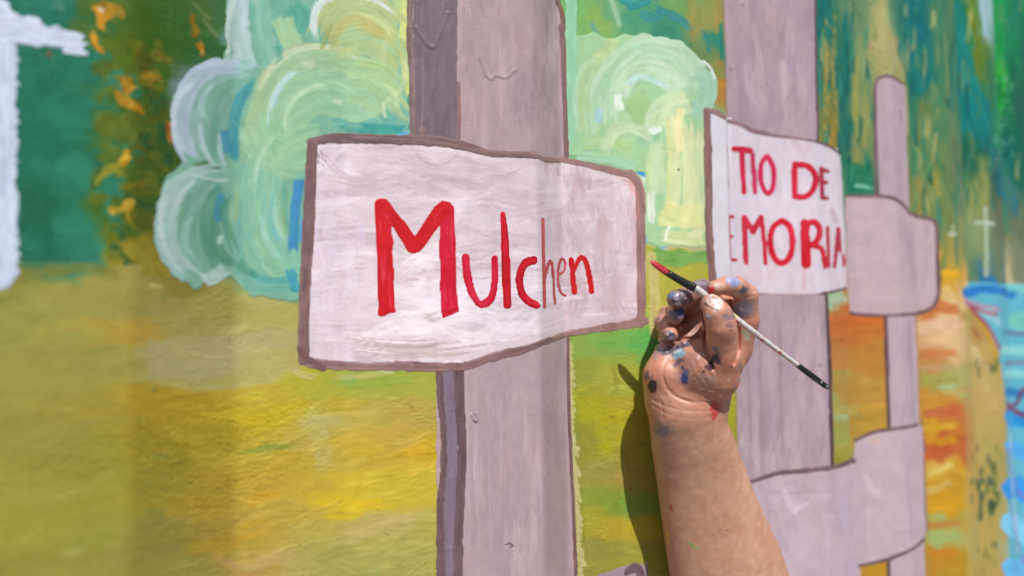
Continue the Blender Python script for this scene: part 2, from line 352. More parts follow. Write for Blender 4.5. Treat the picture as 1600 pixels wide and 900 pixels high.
# --- green patch details at the upper left: orange and ochre licks
O1, O2, O3 = (222,156,28), (204,150,36), (190,150,50)
for pts, w, c, a in [
    ([(150,5),(153,25),(163,42)],16,O1,.95),([(146,8),(170,8),(180,16)],9,O1,.8),([(142,56),(150,66),(160,76)],9,O1,.9),
    ([(150,100),(170,112),(188,118)],6,O2,.7),([(192,120),(196,135),(200,148)],10,(200,140,30),.8),([(184,148),(186,160),(196,168)],9,(214,150,32),.9),
    ([(200,146),(210,158),(222,170)],8,(206,146,34),.85),([(222,118),(232,120),(240,122)],4,O2,.8),([(304,60),(303,76)],9,(196,120,24),.7),([(310,68),(316,78),(318,86)],6,O1,.8),
    ([(204,236),(200,248),(188,258)],8,(226,176,44),.9),([(188,258),(165,266),(150,272)],9,(176,160,42),.7),([(250,168),(258,174),(266,178)],6,(206,140,40),.7),([(268,186),(268,206),(272,228)],5,(206,130,60),.7),
    ([(168,328),(190,330),(206,322)],6,(222,190,84),.85),([(204,316),(208,322)],8,(226,160,40),.8),([(176,372),(184,384),(186,392)],4,(206,196,120),.8),
    ([(150,190),(175,186),(200,196)],16,(116,130,40),.6),([(155,200),(180,215),(205,212)],14,(110,124,36),.6),([(108,40),(135,44),(150,48)],12,(96,120,44),.6),
    ([(146,300),(165,296),(180,302)],12,(140,140,46),.5),([(80,12),(92,8),(100,16)],6,(120,160,134),.5),([(133,272),(138,272)],6,(200,215,200),.8),
    ([(300,2),(310,14),(328,32)],4,(140,150,80),.6),([(318,30),(328,44),(342,60)],3,(150,160,120),.6),([(360,0),(362,10)],3,(190,205,190),.6),
    ([(180,365),(190,368)],8,(30,50,36),.6),([(74,82),(80,86)],7,(150,80,50),.8),([(84,90),(88,104)],4,(90,140,110),.5),
    ([(190,380),(215,396),(245,430)],22,(150,136,30),.6),([(212,424),(222,436),(240,448)],9,(206,190,130),.8)]:
    if c[0] > 170 and w < 17: continue
    S(base, pts, w * 1.35, c, a, relief=.22, ends=.08, rag=.7)
for pts in [[(228,440),(236,446),(262,448)],[(330,440),(360,428),(392,424)],[(405,452),(430,446),(455,448)]]:
    S(base, pts, 8, (204,192,130), .7, relief=.2, ends=.5, rag=.5)
S(base, [(370,408),(380,425),(392,440)], 20, (70,120,44), .8, ends=.3, relief=.2)
# ragged meeting of the teal and the olive, licks of both colours
for k in range(70):
    y = rng.uniform(90, 400); xb = np.interp(y, [0, 90, 160, 230, 300, 400], [150, 165, 190, 188, 160, 190]) + rng.normal() * 10
    lf = rng.random() < .55
    c = [(98,118,32),(86,110,28),(110,126,40),(122,128,36),(76,112,40)][rng.integers(5)] if lf else [(44,132,104),(36,120,94),(52,136,110)][rng.integers(3)]
    d_ = rng.uniform(6, 22) * (-1 if lf else 1)
    S(base, [(xb, y), (xb + d_ * .6, y + rng.normal() * 6), (xb + d_, y + rng.normal() * 9)], rng.uniform(7, 18), c, .75, relief=.2, rag=.6)
for k in range(60):
    x = rng.uniform(190, 268); y = rng.uniform(60, 390)
    c = [(40,96,50),(30,92,66),(84,104,20),(120,120,24),(66,104,24),(104,100,16),(150,128,30)][rng.integers(7)]
    S(base, [(x, y), (x + rng.normal() * 10, y + rng.normal() * 12), (x + rng.normal() * 14, y + rng.uniform(8, 24))], rng.uniform(5, 15), c, .55, relief=.2, rag=.6)
for poly, c in [([(145,8),(160,4),(178,12),(180,26),(168,34),(164,48),(154,36),(150,20)],(216,150,28)),([(150,6),(176,4),(196,16),(192,30),(176,24)],(170,130,30)),([(141,54),(150,56),(163,78),(158,80),(146,68)],(220,156,32)),
    ([(188,118),(204,118),(208,140),(200,150),(192,140)],(184,136,26)),([(181,143),(190,142),(200,152),(214,158),(226,170),(222,178),(206,172),(188,160)],(200,146,30)),([(186,258),(200,236),(206,242),(200,258),(188,264)],(214,168,44)),
    ([(150,272),(165,262),(186,258),(178,272),(160,278),(150,290)],(160,154,44)),([(166,324),(186,330),(198,314),(210,316),(206,328),(190,336),(170,336)],(204,166,56)),([(150,182),(180,178),(214,184),(212,222),(180,220),(152,204)],(100,118,36)),
    ([(300,24),(308,30),(310,56),(302,60)],(160,124,28)),([(308,66),(316,70),(320,86),(314,84)],(190,130,30)),([(262,186),(270,190),(274,226),(266,222)],(186,120,44)),([(222,112),(240,118),(246,124),(228,124)],(176,138,32)),([(188,376),(226,372),(250,400),(262,440),(228,420),(200,400)],(158,142,40))]:
    fill(base, poly, c, .9, soft=2.2, wob=5, relief=.25, smooth=True, var=.09)
    pp = np.array(poly, float)
    for k in range(5):
        q0 = pp[rng.integers(len(pp))] * .6 + pp.mean(0) * .4
        S(base, [q0, q0 + rng.normal(size=2) * 3, q0 + rng.normal(size=2) * 7], rng.uniform(3, 7), np.array(c) + rng.normal() * 22, .7, relief=.3, rag=.6)
# tiny pink-white dab
S(base, [(156,14),(159,17)], 6, (236,214,200), .95, relief=.22)
# straw-coloured edge of the lawn horizon at the left
S(base, [(-40,430),(60,424),(130,420),(190,430)], 16, (146,142,66), .7, rag=.4, ends=.1)
S(base, [(-40,420),(60,412),(150,410)], 5, (120,146,90), .5, dry=.4)
# beige repaint patch
fill(base, [(229,532),(280,528),(370,520),(420,512),(470,518),(470,575),(420,598),(372,608),(320,612),(270,604),(232,592)], (184,176,126), .55, soft=10, wob=4)
S(base, [(240,596),(300,606),(360,604),(440,590),(468,580)], 10, (196,186,120), .5, ends=.3)
S(base, [(205,480),(205,900)], 14, (176,150,44), .25, soft=8)
# accents in the yellow
for pts, w, c, a in [
    ([(366,660),(420,668),(470,655)],10,(214,184,34),.6),([(376,618),(430,614),(470,606)],8,(196,190,60),.5),([(362,708),(420,700),(474,696)],7,(132,150,62),.7),([(400,700),(440,694)],5,(110,146,66),.6),
    ([(372,790),(410,776),(450,766)],14,(216,160,36),.7),([(312,884),(350,860),(390,836),(440,820)],10,(210,160,48),.5),([(366,824),(420,812)],9,(208,170,46),.6),
    ([(380,892),(430,872),(470,866)],18,(206,176,130),.55),([(370,900),(420,890)],7,(196,130,96),.35),
    ([(482,660),(500,690),(508,740)],22,(198,188,124),.5),([(476,640),(498,660),(514,690)],12,(204,196,130),.45),([(488,720),(512,712)],20,(200,190,130),.35),
    ([(500,602),(540,600),(600,594),(668,588)],16,(150,182,76),.7),([(530,592),(560,590)],14,(120,186,120),.6),([(510,622),(540,628)],10,(206,170,44),.6),([(590,646),(640,640),(676,642)],5,(196,166,66),.6),
    ([(600,672),(640,666),(680,662)],12,(206,168,84),.5),([(620,712),(650,704),(680,700)],12,(222,178,36),.7),([(530,706),(570,702),(620,694)],10,(210,180,50),.5),
    ([(536,796),(566,786),(604,780)],8,(232,200,44),.85),([(560,776),(600,772),(640,762)],5,(218,206,90),.7),([(500,848),(560,832),(620,812),(678,792)],16,(206,184,124),.5),([(540,850),(570,838)],12,(210,196,140),.5),
    ([(400,836),(404,848)],8,(210,160,40),.4),([(540,880),(600,872),(660,860)],20,(176,176,92),.5),([(560,900),(600,890)],14,(150,176,104),.4),([(398,580),(410,600)],10,(196,180,90),.5),
    ([(236,716),(250,712),(272,716)],7,(126,146,80),.55),([(224,800),(244,802),(262,808)],12,(110,136,80),.45),([(238,606),(244,612)],7,(110,140,90),.6),([(250,460),(258,470)],9,(110,150,110),.4),
    ([(96,866),(120,862),(134,854)],9,(196,194,134),.45),([(70,572),(120,556),(190,540)],6,(140,148,70),.35),([(60,720),(140,710),(200,690)],8,(144,152,58),.35),
    ([(330,872),(370,884),(390,894)],8,(206,150,120),.4),
    ([(452,572),(470,585),(500,590)],9,(206,190,140),.9),([(500,588),(550,590),(590,584),(620,580)],8,(198,190,120),.9),([(586,580),(620,577),(640,577)],6,(150,196,190),.8),([(455,520),(456,560),(470,582)],10,(196,170,100),.5),([(596,582),(618,578)],4,(240,236,200),.9)]:
    S(base, pts, w * 1.15, c, a * .72, relief=.2, ends=.4, var=.05)
for x, y in [(367,664),(368,670),(343,690),(356,692),(605,833),(590,795),(641,632),(174,506)]:
    S(base, [(x, y), (x + 1.5, y + 1)], 3.5, basecol(x, y) * 0.9, .9, relief=.9)
# grass strip between first post and arm
for pts, w, c, a in [
    ([(900,536),(960,534),(1020,524)],14,(132,188,90),.7),([(1000,530),(1030,516)],14,(96,190,90),.7),([(890,545),(896,620),(900,700),(904,800),(908,950)],16,(146,156,62),.55),
    ([(930,560),(970,556),(1000,560)],14,(170,180,80),.5),([(925,585),(960,590),(990,586)],18,(186,188,80),.5),([(925,655),(960,650),(990,656)],26,(190,182,36),.7),([(935,700),(960,698)],18,(192,184,34),.6),
    ([(950,650),(962,652)],4,(140,110,40),.5),([(970,700),(980,720),(976,740)],7,(150,120,50),.35),([(980,762),(990,766)],7,(190,120,40),.6),([(950,742),(975,744)],10,(190,160,90),.45),
    ([(940,800),(970,792),(985,780)],18,(136,170,66),.6),([(980,830),(995,815)],13,(200,180,44),.7),([(915,810),(935,800)],18,(184,176,60),.5),
    ([(1136,690),(1150,700),(1156,712)],9,(170,100,40),.8),([(1140,630),(1158,640)],14,(190,180,34),.6),([(1150,650),(1160,670)],6,(150,110,50),.5),
    ([(960,590),(975,600)],6,(170,140,60),.4),([(955,560),(965,610)],7,(150,130,60),.3)]:
    S(base, pts, w, c, a, relief=.18, ends=.4)
for i in range(26):
    x = rng.uniform(925, 1000); y = rng.uniform(560, 870)
    S(base, [(x, y), (x + rng.uniform(8, 20), y + rng.uniform(-3, 3))], rng.uniform(1.5, 3), basecol(x, y) * .86 , .6, relief=-.15, ends=.4)
# bare straw edge beside the first post
for y in range(535, 950, 10):
    x = np.interp(y, [530, 650, 780, 950], [889, 893, 902, 911])
    S(base, [(x - 4, y - 5), (x + rng.uniform(0, 5), y + 6)], rng.uniform(5, 9), (206, 196, 140), .9, rag=.6, relief=.2)
# sky-blue and cream beside the first board, green hill behind
fill(base, [(1000,380),(1030,382),(1100,388),(1108,404),(1108,470),(1000,470)], (184,184,74), .85, soft=6, wob=5)
S(base, [(1025,400),(1060,404),(1104,400)], 24, (124,180,96), .9, rag=.4, relief=.2)
S(base, [(1040,388),(1065,384),(1085,390),(1104,388)], 6, (196,190,150), .9, rag=.5)
S(base, [(1018,400),(1022,440),(1022,520)], 16, (208,196,130), .9, rag=.3)
S(base, [(1008,372),(1020,374),(1034,382)], 18, (140,190,216), .9, rag=.4)
S(base, [(1006,268),(1012,310),(1014,360)], 12, (222,232,226), .9, rag=.4)
S(base, [(985,262),(1000,268),(1010,276)], 7, (70,170,236), .95, rag=.4)
S(base, [(960,258),(984,262)], 5, (190,210,220), .8)
# forest accents on the right
for pts, w, c, a in [
    ([(1290,30),(1292,120),(1300,200)],5,(176,156,70),.8),([(1302,20),(1304,110),(1310,225)],6,(186,164,70),.7),([(1296,180),(1302,225)],8,(176,140,40),.7),([(1280,100),(1284,180)],6,(40,140,120),.7),
    ([(1322,-20),(1320,90),(1318,200)],9,(18,120,112),.8),([(1342,60),(1336,140),(1338,235)],9,(166,162,86),.8),([(1352,150),(1350,230),(1345,240)],8,(160,158,90),.7),([(1330,260),(1350,268),(1366,262)],20,(30,128,96),.8),([(1328,292),(1345,290),(1364,296)],6,(150,215,190),.85),
    ([(1366,-20),(1380,40),(1402,112)],22,(184,180,120),.7),([(1358,60),(1360,80)],8,(196,150,120),.5),([(1410,-30),(1430,40),(1436,120)],20,(14,116,124),.7),([(1416,-20),(1420,60)],8,(24,130,130),.6),([(1428,100),(1432,150)],20,(20,126,120),.8),
    ([(1474,25),(1480,110),(1482,180)],5,(176,164,100),.8),([(1482,140),(1490,230),(1494,330)],6,(150,130,96),.6),([(1455,120),(1452,180),(1450,240)],9,(160,156,90),.6),([(1442,180),(1446,260)],8,(40,140,120),.5),([(1460,260),(1466,300),(1472,320)],8,(200,164,60),.6),
    ([(1486,-30),(1500,60),(1525,160),(1545,230)],20,(14,140,136),.85),([(1506,-30),(1525,60),(1538,150)],12,(120,140,44),.8),([(1516,-30),(1536,60),(1540,140)],6,(86,130,50),.8),([(1500,100),(1515,170),(1530,220)],22,(6,134,138),.8),([(1528,-30),(1538,20),(1541,66)],10,(176,208,226),.95),
    ([(1556,-30),(1560,60),(1562,110)],22,(30,160,84),.7),([(1560,100),(1562,116)],14,(50,176,50),.8),([(1584,-30),(1586,60)],16,(24,134,104),.6),([(1590,90),(1588,200)],6,(60,110,90),.6),
    ([(1510,200),(1514,230),(1512,250)],14,(34,110,70),.7),([(1525,250),(1535,250),(1545,260)],20,(130,150,76),.5),([(1552,250),(1556,330)],6,(60,90,40),.6),([(1562,260),(1564,300),(1586,330)],9,(30,120,160),.7),([(1586,300),(1588,345)],8,(30,120,150),.6)]:
    S(base, pts, w, c, a, relief=.15, ends=.4, var=.06)
for i in range(46):
    x = rng.uniform(1552, 1580); y = rng.uniform(118, 250)
    S(base, [(x, y), (x + 5, y + rng.uniform(-3, 3))], 2.6, (150, 196, 170), .5)
for i in range(30):
    x = rng.uniform(1340, 1385); y = rng.uniform(50, 110)
    S(base, [(x, y), (x + 3, y + 3)], 3, (196, 186, 130), .5)
for i in range(40):
    x = rng.uniform(1286, 1304); y = rng.uniform(20, 225)
    S(base, [(x, y), (x + 2, y + 5)], 3, (190, 166, 86), .6)
dab_region(base, [(1415,-320),(1515,-320),(1540,300),(1500,430),(1470,430),(1440,320),(1420,120)], 110, [(16,122,116),(30,126,106),(96,146,96),(120,150,96),(20,112,112),(60,136,104),(150,150,84)], (30,90), (3,8), 87, a=.6, angv=.12, relief=.14, ends=.5, var=.06)
for k in range(150):
    x = rng.choice([1284, 1292, 1320, 1328, 1356, 1412, 1424, 1436, 1448, 1462, 1486, 1498, 1512, 1550, 1574, 1590]) + rng.normal() * 5
    ymx = 300 if x < 1360 else (330 if x > 1420 else 110)
    y = rng.uniform(-20, ymx); c = [(8,96,96),(14,110,104),(20,124,120),(16,90,74),(40,140,120),(60,150,110),(196,186,120),(120,160,110)][rng.integers(8)]
    if 1366 < x < 1420 and y > 90: continue
    S(base, [(x, y), (x + rng.normal() * 2, y + 20), (x + rng.normal() * 3, y + rng.uniform(25, 80))], rng.uniform(2, 6), c, .7, relief=.3, ends=.5, rag=.4)
# bands of the fields at the right
for pts, w, c, a in [
    ([(1432,486),(1450,480),(1500,484)],16,(206,124,66),.9),([(1434,512),(1460,508),(1496,508)],20,(232,196,160),.9),([(1434,536),(1470,534),(1496,536)],12,(226,186,140),.9),([(1436,556),(1470,552),(1500,552)],12,(204,128,74),.9),
    ([(1438,576),(1500,572)],10,(200,170,130),.6),([(1438,596),(1500,594)],16,(172,168,86),.8),([(1466,606),(1496,602)],9,(170,196,150),.8),([(1440,622),(1502,620)],9,(206,150,60),.8),([(1442,646),(1475,644),(1500,640)],16,(200,112,70),.9),([(1442,668),(1500,664)],8,(214,170,50),.9),
    ([(1444,686),(1476,690),(1498,684)],12,(210,150,34),.9),([(1446,704),(1470,710),(1490,698)],16,(194,96,54),.9),([(1450,742),(1490,724)],9,(220,200,110),.8),([(1446,770),(1490,752)],10,(214,190,120),.7),([(1448,796),(1500,788)],16,(214,162,30),.9),
    ([(1448,822),(1500,818)],9,(190,130,60),.8),([(1448,842),(1504,838)],16,(164,186,116),.85),([(1450,866),(1504,862)],12,(206,140,36),.9),
    ([(1482,-5),(1483,1)],3,(200,150,60),.3),
    ([(1470,430),(1500,426)],14,(232,178,36),.95),([(1470,450),(1490,470)],18,(226,196,140),.8),([(1496,440),(1504,480)],10,(220,190,130),.8),
    ([(1296,470),(1310,468),(1326,466)],9,(196,206,180),.9),([(1296,500),(1330,492),(1378,500)],22,(206,112,46),.8),([(1336,520),(1380,520)],18,(200,124,56),.7),([(1296,586),(1330,580)],9,(180,166,80),.7),([(1338,600),(1384,594)],9,(196,160,76),.7),([(1300,656),(1330,650)],9,(176,196,150),.7),([(1300,690),(1330,686)],16,(170,176,90),.7),([(1340,640),(1386,630)],9,(206,160,60),.7)]:
    S(base, pts, w, c, a, relief=.1, ends=.15, rag=.3)
# the shaded ochre hill with small trees, and the river beyond it
fill(base, [(1508,470),(1522,478),(1540,506),(1556,540),(1566,580),(1572,640),(1576,760),(1578,960),(1510,960),(1510,600)], (192,170,104), .6, soft=5, wob=3)
for pts, w, c, a in [([(1508,476),(1530,500),(1552,540),(1564,590)],8,(206,160,50),.8),([(1520,510),(1530,530)],7,(170,100,60),.6),([(1516,540),(1540,580)],16,(216,196,150),.6),([(1536,600),(1556,640)],16,(206,180,120),.6)]:
    S(base, pts, w, c, a, ends=.2)
for i in range(58):
    big = i < 34
    x = rng.choice([1524, 1530, 1550, 1556, 1545]) + rng.uniform(-6, 7); y = rng.uniform(710, 800) if big else rng.choice([rng.uniform(560, 580), rng.uniform(840, 900), rng.uniform(690, 730)])
    S(base, [(x, y), (x + rng.uniform(-2, 2), y + rng.uniform(5, 14))], rng.uniform(3, 7) if big else 3, [(70,100,60),(60,84,84),(80,130,60),(50,76,70)][rng.integers(4)], .7)
for i in range(18):
    S(base, [(rng.uniform(1508, 1560), rng.uniform(548, 582)), (rng.uniform(1508, 1560), rng.uniform(548, 582))][:1] * 1 + [(rng.uniform(1512, 1556), rng.uniform(552, 580))], 1.2, (70, 60, 50), .15)

# ------------------------------------------------------------------ separate painted shapes, each its own paint layer
layers = []    # (key, Layer, part name, label, parent key)
def new(key, name, label=None, parent=None):
    L = Layer(); L.key = key; L.name = name; L.label = label; L.parent = parent
    layers.append(L); return L

# river
L = new('river', 'painted_river', 'turquoise and blue painted river with dark red curved lines')
fill(L, [(1506,446),(1530,440),(1572,444),(1640,440),(1640,960),(1578,960),(1576,780),(1573,640),(1566,580),(1556,540),(1540,506),(1524,482),(1508,468)], (90,180,206), 1, wob=2)
for pts, w, c, a in [([(1508,458),(1540,452),(1580,458)],14,(24,116,206),.9),([(1508,470),(1530,478),(1560,484)],9,(196,130,160),.8),([(1576,450),(1640,452)],14,(120,210,206),.8),([(1578,500),(1640,506)],26,(110,200,176),.8),([(1540,486),(1560,500)],14,(150,200,210),.8),
    ([(1566,520),(1640,522)],10,(90,170,190),.7),([(1568,548),(1640,546)],16,(140,216,206),.8),([(1572,585),(1640,582)],14,(140,214,210),.8),([(1574,612),(1640,620)],16,(30,130,196),.9),([(1576,652),(1640,660)],30,(34,150,232),.9),([(1578,700),(1640,720)],26,(70,170,240),.9),
    ([(1580,760),(1640,780)],36,(40,150,240),.9),([(1580,820),(1640,850)],34,(120,204,244),.9),([(1580,890),(1640,900)],34,(90,180,240),.9),([(1578,680),(1582,760),(1590,860)],6,(206,226,240),.6),
    ([(1512,476),(1535,486),(1556,492)],5,(176,60,96),.8),([(1518,484),(1545,512),(1562,544)],5,(170,60,90),.8),([(1572,518),(1590,522),(1640,520)],4,(120,70,120),.8),([(1570,568),(1600,566),(1640,572)],4,(150,70,110),.8),
    ([(1574,640),(1590,628),(1600,608),(1640,590)],6,(120,50,90),.85),([(1574,630),(1590,645),(1640,660)],8,(136,40,76),.9),([(1576,700),(1582,740),(1596,774),(1640,800)],5,(130,110,190),.8),([(1580,790),(1590,850),(1606,890)],5,(130,110,180),.7)]:
    S(L, pts, w, c, a, rag=.3)
L.cov *= np.asarray(sm(.4, .6, L.cov))

# white crosses of the far hill and near left edge
L = new('whitecross', 'white_cross', 'chalky white painted cross at the left edge')
S(L, [(-14,30),(-12,150),(-10,300),(-8,415)], [74,76,72,74], (206,216,236), 1, (180,196,224), var=.07, rag=.12, relief=.2)
S(L, [(-60,44),(20,44),(70,55),(118,64)], [48,48,40,22], (208,216,236), 1, (184,198,224), var=.07, rag=.25, relief=.2)
for k in range(9):
    y = 46 + k * 4
    S(L, [(100, y + 3), (118, y + 6), (rng.uniform(124, 137), y + 8 + rng.uniform(-2, 2))], rng.uniform(3, 5), (206,216,234), .95, relief=.22)
for k in range(14):
    y = rng.uniform(80, 425)
    S(L, [(18, y), (26 + rng.uniform(0, 4), y + rng.uniform(4, 14))], 5, (200,212,232), .9)
L = new('smallcross', 'white_cross', 'small white painted cross under the trees at the right')
S(L, [(1540,326),(1541,380),(1541,430)], 5.5, (168,188,164), 1, rag=.4)
S(L, [(1524,349),(1541,348),(1552,350)], 6, (170,190,168), .95, rag=.4)
L = new('dot', 'white_mark', 'tiny white painted mark left of the small white cross')
S(L, [(1488,352),(1488,370)], 3.5, (176,186,150), .9); S(L, [(1482,366),(1494,366)], 5, (180,190,156), .9)

# left bush
L = new('bush', 'painted_bush', 'pale green painted bush of curled brush strokes behind the Mulchen board')
fill(L, [(352,-60),(380,-120),(440,-170),(520,-190),(600,-150),(640,-60)][:1] + [(352,100),(300,110),(272,150),(268,200),(284,250),(262,280),(242,320),(242,380),(270,430),(306,452),(360,430),(404,466),(470,470),(480,220),(640,216),(640,-60),(620,-130),(560,-180),(480,-190),(400,-140)], (116,176,150), 1, wob=6, soft=2)
fill(L, [(300,258),(325,250),(345,262),(325,270)], (70,112,60), .9)
G0 = (150,196,146)
for pts, w, c, a, c2 in [
    ([(410,-30),(430,40),(440,100)],70,(96,176,146),.8,None),
    ([(384,-50),(374,0),(372,50),(386,108)],34,(176,204,200),.95,(160,196,190)),
    ([(410,-50),(408,0),(414,60),(430,110)],30,(140,196,170),.9,(110,180,150)),
    ([(452,10),(470,25),(478,50)],34,(70,166,136),.8,None),
    ([(440,25),(448,50),(462,78)],34,(150,200,140),.9,(170,206,146)),
    ([(400,108),(350,112),(320,130),(300,180),(306,250)],30,(146,190,180),.9,(120,176,160)),
    ([(372,100),(330,108),(298,130),(282,170),(282,215),(302,256)],30,(178,200,214),.95,(160,188,200)),
    ([(376,140),(350,160),(338,200),(340,256)],34,(118,176,150),.85,(96,160,136)),
    ([(398,130),(378,150),(366,190),(364,250)],18,(56,160,166),.8,(40,140,170)),
    ([(352,200),(350,215),(356,240)],14,(50,140,176),.8,None),
    ([(400,170),(388,220),(384,270)],22,(130,180,130),.8,(150,180,110)),
    ([(312,190),(318,230),(334,262)],8,(190,212,214),.7,None),([(340,210),(344,240),(352,262)],8,(176,206,206),.7,None),
    ([(380,280),(370,330),(372,400),(400,450)],40,(104,176,150),.8,(140,190,140)),
    ([(350,272),(310,276),(272,300),(258,350),(268,400),(304,440)],34,(146,192,180),.95,(176,206,200)),
    ([(352,280),(318,292),(296,330),(296,380),(330,424)],30,(112,172,146),.9,(90,156,124)),
    ([(356,296),(334,320),(326,360),(338,400),(366,424)],34,(82,154,120),.9,(70,140,104)),
    ([(346,300),(340,330),(344,350)],12,(50,146,176),.85,None),([(340,285),(334,300)],6,(60,150,160),.5,None),
    ([(318,440),(340,430),(352,418)],22,(170,206,190),.8,None),([(344,368),(342,382)],8,(180,214,200),.8,None),
    ([(280,280),(300,274),(340,282),(362,278)],5,(186,214,206),.7,None),([(304,284),(284,300),(272,326)],4,(196,216,216),.7,None),
    ([(386,300),(390,330),(388,362)],10,(186,196,130),.75,None),([(370,300),(368,350)],6,(150,180,110),.5,None),([(394,362),(420,420),(446,436)],14,(150,190,130),.6,None),
    ([(470,180),(425,215),(402,270),(400,340),(424,400),(470,440)],44,(116,186,152),.85,(146,200,150)),
    ([(480,210),(440,240),(422,290),(424,350),(450,400),(476,415)],34,(138,194,148),.85,(110,186,160)),
    ([(430,300),(424,340),(436,380)],12,(100,182,170),.7,None),([(380,430),(420,445),(466,440)],26,(100,176,150),.8,(60,160,166)),([(452,420),(462,456)],16,(40,150,170),.8,None),
    ([(470,268),(462,320),(456,400)],16,(44,132,196),.9,(30,140,170)),([(448,290),(444,330),(450,370)],10,(80,170,140),.8,(150,180,110)),([(474,340),(470,380)],9,(60,150,220),.8,None),
    ([(512,180),(560,170),(600,200),(640,190)],60,(86,172,150),.8,None),([(560,205),(600,206),(634,208)],26,(36,150,136),.9,(60,166,150)),([(540,212),(580,214)],6,(80,160,214),.8,None),([(620,214),(638,206)],8,(90,170,226),.8,None),
    ([(640,-40),(632,60),(636,110),(632,150)],18,(206,214,110),.9,(220,220,90)),([(600,-50),(620,-20),(634,20)],30,(186,206,110),.8,None),
    ([(410,240),(406,190),(424,130),(470,92),(530,92),(590,130),(636,180)],44,(152,196,136),.95,(160,186,130)),
    ([(430,260),(432,190),(462,140),(520,124),(570,150),(610,180)],40,(146,196,142),.9,(166,206,150)),
    ([(450,240),(458,190),(500,160),(560,170),(600,150)],44,(150,200,142),.85,(136,190,136)),
    ([(424,172),(434,140),(460,108)],12,(160,206,206),.8,(170,200,190)),([(470,100),(492,100)],12,(186,206,160),.7,None),
    ([(402,140),(420,106),(460,74),(500,70)],7,(176,190,146),.8,(190,206,160)),([(488,80),(530,76),(575,100),(610,116)],6,(196,212,160),.7,None),
    ([(396,180),(420,230),(470,250),(520,215)],70,(146,198,142),.8,(130,190,140)),([(420,260),(450,225),(500,205)],40,(150,198,140),.8,(132,192,146)),
    ([(505,60),(530,20),(580,20),(620,60)],60,(180,192,112),.95,(170,190,120)),([(520,70),(570,60),(610,80),(628,120)],56,(160,194,122),.9,(182,186,104)),([(545,110),(590,120),(625,150)],50,(150,198,132),.9,(166,200,120)),
    ([(520,80),(524,50),(560,28),(604,60)],16,(176,172,90),.6,(190,176,96)),([(560,40),(600,52),(622,64)],12,(196,184,90),.5,None),([(596,100),(602,60)],10,(180,206,140),.5,None),
    ([(491,72),(490,30),(500,5),(530,-8),(572,-4),(606,14),(624,36)],[13,13,13,10,7,5,3],(214,230,226),.95,(196,216,210)),
    ([(624,90),(634,108),(626,140),(600,160)],8,(196,214,150),.6,None),([(540,150),(590,168),(626,150)],14,(156,200,136),.7,None),
    ([(598,160),(602,186)],5,(190,214,170),.8,None),([(563,166),(562,176)],4,(170,206,170),.7,None),([(520,156),(534,162)],8,(200,216,176),.7,None)]:
    S(L, pts, w, np.array(c) + (3, -3, 8), a * .93, c2, relief=.16, rag=.12, var=.035, ends=.18, bf=.4, soft=2.8)
for pts, w, c in [([(400,-20),(400,-100),(460,-150),(540,-140),(600,-80)],50,(160,196,170)),([(440,-30),(450,-90),(520,-110),(570,-60)],40,(146,190,150)),([(380,-60),(410,-130),(480,-175)],26,(180,206,206))]:
    S(L, pts, w, c, .9, relief=.16, bf=.4, soft=2.8)
kc = L.cov.copy()
for pts, w, c, a in [([(300,256),(276,224),(268,186),(280,150),(306,122)],12,(196,214,224),.8),([(306,440),(268,408),(250,360),(258,306),(282,278)],10,(190,216,214),.75),([(356,104),(352,60),(360,10),(372,-20)],12,(196,220,216),.8),
    ([(404,146),(424,108),(462,80),(500,74),(540,82)],9,(200,214,176),.7),([(420,200),(424,160),(446,124),(480,104)],8,(176,214,210),.65),([(440,210),(450,170),(480,140),(530,130)],8,(186,220,180),.55),([(396,300),(404,250),(430,206)],8,(176,214,180),.5),
    ([(408,330),(416,376),(440,410)],9,(150,206,190),.6),([(432,300),(430,340),(442,380)],8,(170,214,180),.5),([(322,200),(314,160),(330,130)],10,(160,200,196),.6),([(300,330),(286,370),(300,410)],12,(150,198,186),.6),([(600,130),(618,150),(622,176)],9,(196,216,150),.5),([(560,20),(600,36),(616,60)],12,(196,210,140),.5),
    ([(346,306),(352,350),(372,400)],16,(64,138,106),.55),([(318,340),(322,380),(344,414)],14,(72,148,116),.5),([(342,170),(334,210),(342,246)],12,(84,152,130),.55),([(402,120),(384,140),(372,170)],9,(70,150,150),.6),([(436,250),(426,230),(440,214)],8,(110,176,130),.4),([(500,84),(508,60),(520,36)],8,(150,160,80),.55),([(424,64),(438,90),(430,104)],10,(70,156,130),.5),([(404,430),(380,420),(372,404)],14,(60,140,110),.55),([(520,196),(560,206),(600,204)],10,(50,150,136),.5)]:
    S(L, pts, w, c, a, relief=.25, rag=.2, var=.06, ends=.35, bf=.6, soft=2)
L.cov = kc
L.cov *= np.asarray(sm(.3, .5, L.cov))

